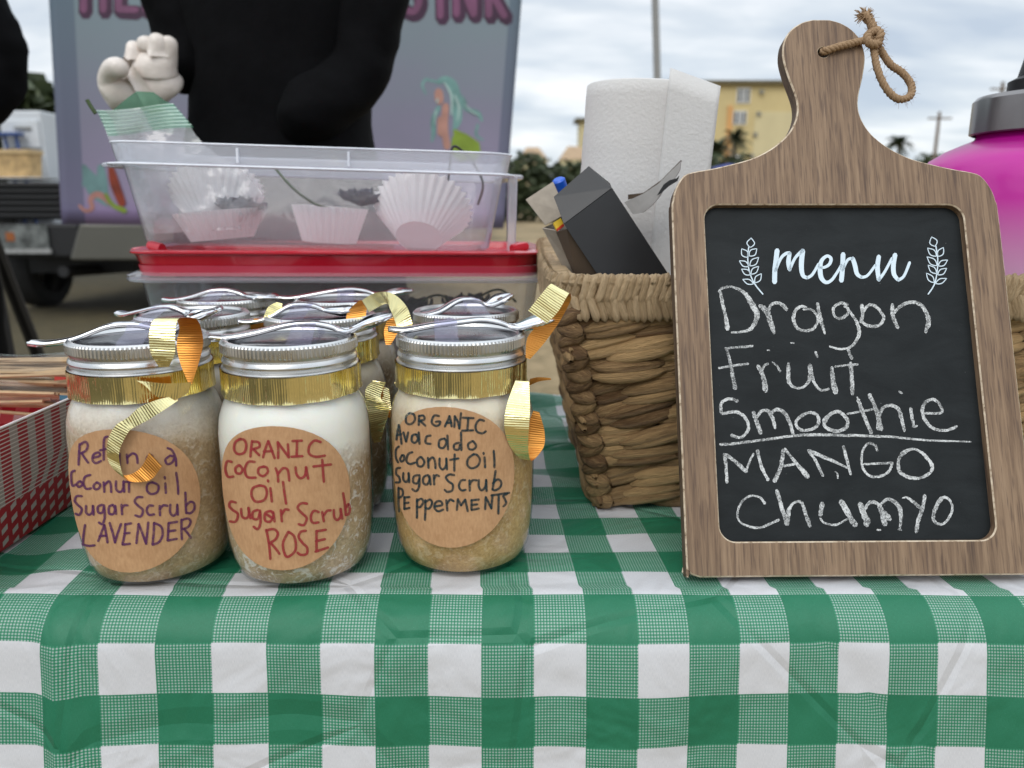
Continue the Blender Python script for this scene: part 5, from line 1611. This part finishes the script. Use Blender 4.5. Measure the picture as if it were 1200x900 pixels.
f1, f2, f3 = at(649, 231, Yc + .012), at(690, 195, Yc + .02), at(715, 215, Yc + .014)
b = MB(); lf = lambda a, t_: a
b.add(Z(A_ + Vector((0, 0, .0003)), B_ + Vector((0, 0, .0003)), f3, f2, f1), [(0, 1, 2, 3, 4)]); b.build("flap", BC, cbx, False, solid=.0007)
b = MB(); panel(b, Z(A_ + (D2 - A_) * .04 + dep * .1, at(652, 272, Yc + .02), at(676, 330, Yc + .01), D2 + (A_ - D2) * .25 + dep * .1)); b.build("side_flap", BR, cbx, False, solid=.0007)
# beige carton behind it
Yg = .530
ga = [at(616, 234, Yg + .004), at(648, 213, Yg + .012), at(664, 250, Yg + .004), at(639, 264, Yg)]
gcn = empty("beige_carton", at(655, 290, Yg), "open beige carton left of the black carton in the basket", "carton")
og = Vector(gcn.location)
b = MB(); b.add([p - og for p in ga], [(0, 1, 2, 3)]); b.build("flap", GC, gcn, False, solid=.0008)
gb = [at(636, 267, Yg), at(657, 271, Yg - .012), at(712, 362, Yg - .012), at(686, 362, Yg)]
b = MB(); b.add([p - og for p in gb], [(0, 1, 2, 3)]); gd = Vector((.02, .045, .006))
gr_ = [gb[0], gb[0] + gd, gb[3] + gd, gb[3]]; b.add([p - og for p in gr_], [(0, 1, 2, 3)])
b.add([p - og for p in (gb[1], gb[1] + gd, gb[2] + gd, gb[2])], [(0, 1, 2, 3)]); b.add([p - og for p in (gb[0] + gd, gb[1] + gd, gb[2] + gd, gb[3] + gd)], [(0, 1, 2, 3)])
b.build("box", GC, gcn, False, solid=.0008)
# marker pen and yellow packet poking out
pen0, pen1 = at(656, 216, .545), at(675, 275, .56)
pn = empty("marker_pen", pen1, "blue capped marker pen sticking up between the two cartons", "pen")
op = Vector(pn.location); dpn = (pen1 - pen0).normalized()
b = MB(); b.tube([pen0 - op + dpn * .012, pen1 - op + dpn * .05], .0042, 14); b.build("barrel", WP, pn)
b = MB(); b.tube([pen0 - op - dpn * .004, pen0 - op - dpn * .003, pen0 - op + dpn * .016], [.0035, .0047, .0047], 14); b.build("cap", mm("pen_blue", simple, "pen_blue", (.012, .10, .55), .35), pn)
yp = empty("yellow_packet", at(655, 265, .515), "small yellow and red packet peeking from the beige carton", "packet")
oy = Vector(yp.location)
b = MB(); q = [at(648, 262, .516), at(657, 256, .518), at(661, 265, .516), at(652, 270, .514)]; b.add([p - oy for p in q], [(0, 1, 2, 3)]); b.build("wrapper", mm("packet_yellow", simple, "packet_yellow", (.70, .48, .03), .4), yp, False, solid=.002)
b = MB(); q = [at(652, 268.5, .5125), at(660, 262, .5145), at(661, 265, .5142), at(653, 271, .512)]; b.add([p - oy for p in q], [(0, 1, 2, 3)]); b.build("stripe", mm("packet_red", simple, "packet_red", (.55, .04, .02), .4), yp, False, solid=.001)
# torn grey card
YT = .53
tc = empty("torn_carton_flap", at(752, 240, YT), "torn grey white carton flap in front of the paper towel", "card")
ot = Vector(tc.location)
cc = [(732, 237), (754, 227), (772, 215), (798, 189), (797, 199), (790, 211), (781, 218), (772, 232), (763, 242), (754, 249), (742, 251)]
b = MB(); b.add([at(u, v, YT + (u - 752) * -.0003) - ot for u, v in cc], [tuple(range(len(cc)))]); b.build("face", mm("card_white", simple, "card_white", (.40, .385, .37), .7, var=.1, scale=150), tc, False, solid=.0012)
b = MB(); b.add([at(u, v, YT + .004) - ot for u, v in ((736, 228), (754, 226), (775, 211), (798, 187.5), (799, 189), (776, 214), (754, 230), (736, 234))], [tuple(range(8))]); b.build("back_layer", BR, tc, False, solid=.001)
b = MB(); b.add([at(u, v, YT - .003 + (u - 752) * -.0003) - ot for u, v in ((778, 216), (785, 211), (793, 209), (796, 206), (794, 212), (784, 218), (774, 227), (770, 229))], [tuple(range(8))]); b.build("tear", BC, tc, False, solid=.0006)

# ------------------------------------------------------------------ pink jug
jx, jy = .387, .575
jg = empty("water_jug", (jx, jy, TZ + .008), "large pink ombre water jug with grey cap and black spout", "jug")
b = MB(); b.lathe([(0, .002), (.074, .0), (.082, .006), (.085, .02), (.086, .195), (.0855, .206), (.083, .2155), (.0775, .2225), (.068, .2290), (.057, .2340), (.050, .2370), (.0485, .2395), (.0485, .243), (0, .243)], 72); b.build("bottle", mm("jug", m_jug), jg, angle=60)
GCAP = mm("grey_cap", simple, "grey_cap", (.24, .23, .23), .30, metal=.7, scale=30, var=.1)
b = MB(); b.lathe([(.0515, .2405), (.0535, .2415), (.0535, .2645), (.051, .2675), (.02, .270), (0, .270)], 60, mod=lambda k, j: 1.0 - (.02 if (j % 10 == 0 and k in (1, 2)) else 0)); b.build("cap", GCAP, jg, angle=35)
b = MB(); b.lathe([(.033, .268), (.033, .278), (.0275, .281), (.0245, .296), (.022, .304), (0, .304)], 32); b.build("spout", BK, jg, angle=35)
b = MB(); b.tube([(-.0, -.015, .30), (.02, -.012, .312), (.045, -.01, .30), (.05, -.01, .272)], .006, 8); b.build("handle", BK, jg)

for ch in jg.children: ch.scale = (1, 1, (.27 - .008) / .27)
# ================================================================== STORAGE BOXES
CLR = mm("clear_box", thin_clear, "clear_box_plastic", (.96, .963, .985), .16, (.95, .955, 1.0), .08, 1.1, .15, 25)
CLRIM = mm("clear_rim", thin_clear, "clear_rim_plastic", (.95, .96, .99), .40, (.93, .95, 1.0), .12, 1.2)
RED = mm("red_lid", simple, "red_lid", (.48, .006, .022), .26, coat=.4, scale=12, var=.05)
REDT = mm("red_rim", simple, "red_rim", (.52, .04, .075), .3, coat=.3, scale=12, var=.05)
ya = R(4.0)
# lower box with its red lid
lb0 = at(388, 318, .628)
lowb = empty("lidded_storage_box", (lb0.x, .628 + .093, TZ), "lower clear storage box with red lid behind the jars", "storage box", rot=(0, R(.25), ya * .5))
LH = .1385
b = MB(); loft(b, [(0, .146, .074, .022), (.004, .150, .077, .024), (LH - .010, .166, .090, .028), (LH - .006, .168, .092, .03), (LH - .006, .175, .098, .032), (LH - .003, .176, .099, .032), (LH, .169, .093, .03)], 0, 6, True); b.build("tub", CLR, lowb, angle=50)
b = MB(); loft(b, [(LH - .0075, .1695, .0925, .03), (LH - .0075, .1755, .0985, .032), (LH - .0055, .1762, .0992, .032), (LH - .004, .1695, .0935, .03)], 0, 6); b.build("rim", CLRIM, lowb, angle=50)
b = MB(); loft(b, [(LH - .003, .1660, .0915, .029), (LH + .0055, .1672, .093, .029)], 0, 6); loft(b, [(LH + .0055, .166, .092, .029), (LH + .0135, .169, .094, .03), (LH + .0152, .172, .097, .031), (LH + .0165, .172, .097, .031), (LH + .018, .167, .093, .03), (LH + .0175, .160, .086, .027), (LH + .012, .157, .083, .026)], 1, 6, False, True)
ld = b.build("lid", [REDT, RED], lowb, angle=45)
for s in (-1, 1):
    b = MB(); loft(b, [(LH + .014, .010, .040, .009), (LH + .0155, .013, .042, .011), (LH + .017, .010, .040, .009)], 0, 5, True, True, c=(s * .176, 0)); b.build("tab", RED, ld)
    b = MB(); b.tube([(s * .148, -.062, LH + .0155), (s * .154, -.072, LH + .0205), (s * .143, -.078, LH + .0185)], .004, 8); b.build("rib", RED, ld)
# upper open box: its own tilt follows the lid it stands on
ub0 = at(368, 289, .640)
upb = empty("open_storage_box", (ub0.x - .004, .628 + .090, TZ + LH + .0185), "upper open clear storage box holding white cupcake papers", "storage box", rot=(0, R(1.5), ya))
UH = .0790
b = MB(); loft(b, [(.0, .138, .070, .020), (.003, .143, .075, .022), (UH - .018, .153, .087, .027), (UH - .016, .155, .089, .028)], 0, 6, True); b.build("tub", CLR, upb, angle=50)
b = MB(); loft(b, [(UH - .016, .1555, .0895, .028), (UH - .0175, .161, .095, .031), (UH - .0155, .1615, .0955, .031), (UH - .014, .157, .091, .028), (UH - .003, .159, .093, .028), (UH, .1595, .0935, .028), (UH - .001, .156, .090, .027), (UH - .016, .153, .087, .027)], 0, 6)
rmo = b.build("rim", CLRIM, upb, angle=50)
for s in (-1, 1):
    b = MB(); loft(b, [(UH - .0175, .009, .050, .008), (UH - .0155, .0095, .051, .009), (UH - .014, .008, .048, .008)], 0, 5, True, True, c=(s * (.1625 if s > 0 else .170), 0)); b.build("handle", CLRIM, rmo)
RW = mm("rib_white", simple, "rib_white", (.80, .83, .93), .3, coat=.3)
b = MB()
for hx_, hy_, zz, rr in ((.1595, .0935, UH, .0008), (.1618, .0957, UH - .0163, .0010)):
    q_ = [(x, y, zz) for x, y in rrect(hx_, hy_, .028, 6)]; b.tube(q_ + [q_[0]], rr, 6)
b.build("bright_edge", RW, rmo, angle=180)  # white tubes paint in the bright edge lines of the clear rim
for x in (-.055, .03):
    b = MB(); b.box((x, -.0935, UH - .008), (.0008, .0012, .0055)); b.build("rib", mm("rib_white", simple, "rib_white", (.8, .82, .9), .3), rmo, False)
b = MB(); b.box((.1615, -.058, UH - .048), (.0035, .012, .032)); b.build("side_latch", CLRIM, rmo, False, .002)
upm = Matrix.Translation(upb.location) @ upb.rotation_euler.to_matrix().to_4x4()
def inbox(x, y, z): return upm @ Vector((x, y, z))
# cupcake papers
CPP = mm("cup_paper", paper_thin, "cup_paper", (.90, .88, .88), .42, .85)
def liner(loc, r0, r1, h, rot, label):
    t = empty("cupcake_paper", loc, label, "cupcake paper", "white cupcake papers in the open box", rot)
    b = MB(); n = 192
    b.lathe([(r0 + (r1 - r0) * k / 6, h * k / 6) for k in range(7)], n, mod=lambda k, j: 1 + (.05 * (k / 6 * .8 + .2)) * math.cos(j / n * 2 * math.pi * 32) + .02 * k / 6 * math.sin(j / n * 6.28 * 3))
    b.build("pleated_wall", CPP, t, angle=180)
    b = MB(); b.lathe([(0, .0004), (r0, .0004)], 48); b.build("base", CPP, t)
    return t
liner(inbox(.004, -.035, .004), .023, .031, .030, (0, R(4), 0), "middle cupcake paper standing upright in the open box")
liner(inbox(.082, -.040, .010), .020, .043, .036, (R(-42), R(8), R(4)), "cupcake paper tipped towards the viewer on the right of the open box")
liner(inbox(-.088, -.030, .004), .026, .036, .024, (0, R(-5), 0), "cupcake paper inside the zip bag at the box's left")
liner(inbox(-.098, -.010, .018), .020, .040, .036, (R(-38), R(-14), 0), "large cupcake paper leaning inside the zip bag")
# dark paper flowers on wire stems
FLW = mm("dark_petal", simple, "dark_petal", (.045, .042, .060), .8, var=.3, scale=90)
STM = mm("green_stem", simple, "green_stem", (.045, .075, .022), .7)
def flower(loc, r, stem, label, mat=None, seed=1, group="dark flowers inside the storage boxes"):
    q = random.Random(seed)
    t = empty("fabric_flower", loc, label, "flower", group)
    b = MB()
    for k in range(9):
        a = k * 2.4; el = .15 + .12 * k
        rad = r * (1 - k * .055)
        d = Vector((math.cos(a) * math.cos(el), math.sin(a) * math.cos(el), math.sin(el) * .8)); sd = Vector((-math.sin(a), math.cos(a), 0))
        rows = [[d * rad * s + sd * rad * .55 * w * math.sin(math.pi * min(1, s * .8 + .12)) + Vector((0, 0, .25 * rad * w * w + q.uniform(-.0012, .0012))) for w in (-1, -.5, 0, .5, 1)] for s in (.05, .35, .65, .9, 1.0)]
        b.grid(rows)
    b.build("petals", mat or FLW, t, angle=180, solid=.0006)
    if stem:
        b = MB(); b.tube([Vector(p) - Vector(loc) for p in cr(stem, 6)], .0011, 6); b.build("stem", STM, t)
    return t
flower(inbox(.028, -.015, .036), .026, [inbox(.03, -.015, .03), inbox(.0, -.045, .034), at(345, 222, .655), at(320, 194, .66)], "dark flower resting on the middle cupcake paper", seed=2)
flower(inbox(-.075, -.030, .026), .026, None, "dark flower on the cupcake paper in the zip bag", seed=3)
BKW = mm("black_wire", simple, "black_wire", (.012, .013, .014), .5)
f3 = flower(inbox(.082, .004, .018), .020, None, "dark flower with a long black wire stem right in the open box", seed=4)
b = MB(); o5 = Vector(f3.location)
b.tube([Vector(p) - o5 for p in cr([at(524, 226, .69), at(527, 195, .69), at(531, 172, .69), at(545, 180, .70), at(560, 200, .70), at(566, 218, .69), at(560, 240, .69)], 6)], .0011, 6); b.build("stem", BKW, f3)
# zip bag
BAG = mm("zip_bag", thin_clear, "zip_bag_film", (.95, .95, .95), .26, (.92, .92, .92), .16, 1.8, .55, 50)
def m_zip():
    m, nt, P, O = nmat("zip_strip")
    g = G(nt); v = g.sep(g.coord("UV"))[1]
    ln = g.math('LESS_THAN', g.math('FRACT', g.math('MULTIPLY', v, 7.0)), .22)
    c = g.mix(ln, (.16, .42, .27), (.62, .80, .70)); g.l(c, P.inputs["Base Color"]); P.inputs["Roughness"].default_value = .25
    tr_ = g.n("ShaderNodeBsdfTransparent"); tr_.inputs[0].default_value = (.72, .90, .80, 1)
    mx = g.n("ShaderNodeMixShader"); g.l(g.math('ADD', .30, g.math('MULTIPLY', ln, .62)), mx.inputs[0])
    g.l(tr_.outputs[0], mx.inputs[1]); g.l(P.outputs[0], mx.inputs[2]); g.l(mx.outputs[0], O.inputs[0]); return m
ZP = mm("zip", m_zip)
zb_ = empty("zip_bag", inbox(-.095, -.02, .006), "crumpled clear zip bag with green seal sticking out of the open box", "bag")
oz = Vector(zb_.location)
def bag_sheet(Y, am, seed, lo=True):
    rows_ = [((116, 130), (203, 123)), ((122, 146), (220, 143)), ((126, 160), (231, 160)), ((140, 185), (250, 178)), ((152, 210), (284, 200)), ((160, 235), (307, 226)), ((168, 258), (312, 250)), ((176, 274), (300, 268))]
    A = cr([r[0] for r in rows_], 4); B = cr([r[1] for r in rows_], 4)
    g_ = []
    for i, (a, c) in enumerate(zip(A, B)):
        t = i / (len(A) - 1)
        row = []
        for j in range(31):
            s = j / 30
            u, v = a[0] + (c[0] - a[0]) * s, a[1] + (c[1] - a[1]) * s
            y = Y - .012 * math.sin(math.pi * s) * (1 if am > 0 else -1) * (.3 + t) + am * noise.noise(Vector((u * .035, v * .035, seed))) * (.3 + t) + am * .5 * noise.noise(Vector((u * .09, v * .09, seed + 4))) * t
            row.append(at(u, v, y) - oz)
        g_.append(row)
    return g_
b = MB(); b.grid(bag_sheet(.672, .010, 1)); b.grid(bag_sheet(.700, -.010, 6)); b.build("film", BAG, zb_, angle=180)
b = MB(); rows = []; uv = []
for k in range(9):
    t = k / 8
    a, c = (113 + 14 * t, 129 + 29 * t), (203 + 24 * t, 123 + 27 * t)
    rows.append([at(a[0] + (c[0] - a[0]) * s, a[1] + (c[1] - a[1]) * s + 1.8 * math.sin(s * 5 + t), .668 + .006 * math.sin(s * 6)) - oz for s in [j / 16 for j in range(17)]]); uv.append([(j / 16, t) for j in range(17)])
b.grid(rows, 0, uv); b.build("zip_strip", ZP, zb_, angle=180)
b = MB(); q = [(130, 131), (150, 114), (160, 107), (180, 108), (192, 117), (206, 124), (170, 127)]; b.add([at(u, v, .676 + .0004 * (u - 130) * .1) - oz for u, v in q], [tuple(range(7))]); b.build("lip", mm("green_film", thin_clear, "green_film", (.35, .62, .46), .45, (.12, .36, .22), .15), zb_, False)
b = MB(); b.tube([at(102, 117, .668) - oz, at(106, 124, .668) - oz, at(112, 133, .668) - oz], .0016, 6); b.build("slider", STM, zb_)
# shapes dimly seen in the lower box
TNP = mm("tan_petal", simple, "tan_petal", (.20, .15, .10), .8, var=.3, scale=80)
lm = Matrix.Translation(lowb.location) @ lowb.rotation_euler.to_matrix().to_4x4()
for k, (x, y, z, r, mt, lb) in enumerate(((-.02, -.02, .090, .034, TNP, "tan flower seen through the lower box behind the middle spoons"), (.05, -.01, .088, .036, FLW, "dark flower in the middle of the lower box"), (.105, .0, .092, .034, FLW, "dark flower near the right end of the lower box"), (-.09, .01, .075, .034, FLW, "dark flower near the left end of the lower box"))):
    L_ = lm @ Vector((x, y, z))
    fl = flower(L_, r, [L_, L_ + Vector((.012, -.01, .018)), L_ + Vector((.03, -.006, .024)), L_ + Vector((.045, .0, .012))], lb, mt, 20 + k)
    if k == 0:
        for ch in fl.children:
            if ch.name.startswith("stem"):
                ch.data.materials.clear(); ch.data.materials.append(mm("orange_wire", simple, "orange_wire", (.35, .08, .02), .5))
b = MB()
fill = [(-.10, -.02, .055), (-.03, .01, .06), (.04, -.015, .06), (.10, .01, .058)]
for k, (x, y, z) in enumerate(fill):
    L_ = lm @ Vector((x, y, .004))
    t = empty("kraft_packet", L_, ["brown packet at the left end of the lower box", "brown packet behind the middle flowers in the lower box", "brown packet under the dark flower in the lower box", "brown packet at the right end of the lower box"][k], "packet", "packets inside the lower box")
    b = MB(); b.box((0, 0, z * .6), (.030, .018, z * .6), rot=Matrix.Rotation(R(10 - 7 * k), 3, 'Y')); b.build("wrapper", mm("dk_kraft", simple, "dark_kraft", (.26, .22, .20), .8, var=.3, scale=30), t, False, .006)

# ================================================================== RED CHECKED TRAY AND SKEWERS
tx0, tx1, ty0, ty1, tht = -.405, -.288, .345, .528, .074
ft = empty("paper_food_tray", ((tx0 + tx1) / 2, (ty0 + ty1) / 2, TZ), "red and white checked paper food tray left of the jars", "food tray")
of = Vector(ft.location)
fl_ = .012
def tp_(x, y, z): return Vector((x, y, TZ + z)) - of
tops = [(tx0 - fl_, ty0 - fl_), (tx1 + fl_, ty0 - fl_), (tx1 + fl_, ty1), (tx1 - .012 + fl_, ty1 + fl_), (tx0 - fl_, ty1 + fl_)]
bots = [(tx0, ty0), (tx1, ty0), (tx1, ty1 - .035), (tx1 - .022, ty1), (tx0, ty1)]
b = MB()
for i in range(5):
    a, c = i, (i + 1) % 5
    P4 = [tp_(*bots[a], .001), tp_(*bots[c], .001), tp_(*tops[c], tht), tp_(*tops[a], tht)]
    w = (P4[1] - P4[0]).length / .11
    b.add(P4, [(0, 1, 2, 3)], 0, [(0, 0), (w, 0), (w, 1), (0, 1)])
b.build("outer_wall", mm("trayside", m_trayside), ft, False)
b = MB()
for i in range(5):
    a, c = i, (i + 1) % 5
    k = .0012
    def inn(p): return (p[0] + (k if p[0] < (tx0 + tx1) / 2 else -k), p[1] + (k if p[1] < (ty0 + ty1) / 2 else -k))
    P4 = [tp_(*inn(bots[a]), .002), tp_(*inn(bots[c]), .002), tp_(*inn(tops[c]), tht), tp_(*inn(tops[a]), tht)]
    w = (P4[1] - P4[0]).length / .0145
    b.add(P4, [(0, 1, 2, 3)], 0, [(0, .1), (w, .1), (w, 4.8), (0, 4.8)])
b.add([tp_(x, y, .0025) for x, y in bots], [(0, 1, 2, 3, 4)], 0, [(x / .0145, y / .0145) for x, y in bots])
b.build("inner_wall", mm("checktray", m_checktray), ft, False)
b = MB(); b.tube([tp_(x, y, tht) for x, y in tops] + [tp_(*tops[0], tht)], .0008, 6); b.build("rim", mm("tray_edge", simple, "tray_edge", (.72, .66, .64), .6), ft)
sk = empty("skewer_bundle", (-.36, .50, TZ + .062), "bundle of thin bamboo skewers in a clear bag lying across the red tray", "skewers")
BAM = mm("bamboo", simple, "bamboo", (.44, .30, .16), .6, var=.25, scale=60)
os_ = Vector(sk.location)
q = random.Random(5)
for k in range(90):
    x, y = 0, .512 + q.uniform(-.014, .014)
    z = .060 + (k / 90) * .026
    b = MB(); a = Vector((-.47, y + q.uniform(-.012, .012), TZ + z + q.uniform(-.003, .003))) - os_; c = Vector(((-.296 if z < .077 else -.266) + q.uniform(-.012, .004), y + q.uniform(-.014, .014), TZ + z + q.uniform(-.006, .006))) - os_
    m1_ = a.lerp(c, .5) + Vector((0, 0, q.uniform(-.003, .003)))
    b.tube(cr([a, m1_, c], 5), .00125, 6); b.build("skewer", BAM, sk)
b = MB(); rows = []
for sy, z in ((.492, .064), (.496, .080), (.505, .091), (.520, .093), (.532, .088), (.536, .076)):
    rows.append([Vector((x, sy + .004 * math.sin(x * 60), TZ + z + .003 * noise.noise(Vector((x * 40, sy * 40, 1))))) - os_ for x in [-.48 + .215 * j / 24 for j in range(25)]])
b.grid(rows); b.build("bag", mm('skbag', thin_clear, 'skewer_bag_film', (.97, .97, .97), .05, (.8, .8, .8), .15, .6), sk, angle=180)
for (u0, u1, v0, v1, mt, nm_) in ((64, 76, 441, 446, mm("bag_red", simple, "bag_red", (.50, .06, .04), .5), "red_tag"), (70, 82, 463, 469, mm("bag_teal", simple, "bag_teal", (.05, .18, .26), .5), "teal_tag")):
    b = MB(); b.add([at(u, v, .489) - os_ for u, v in ((u0, v1), (u1 + 6, v1 - 2), (u1 + 6, v0 + 1), (u0, v0))], [(0, 1, 2, 3)]); b.build(nm_, mt, sk, False, solid=.0005)
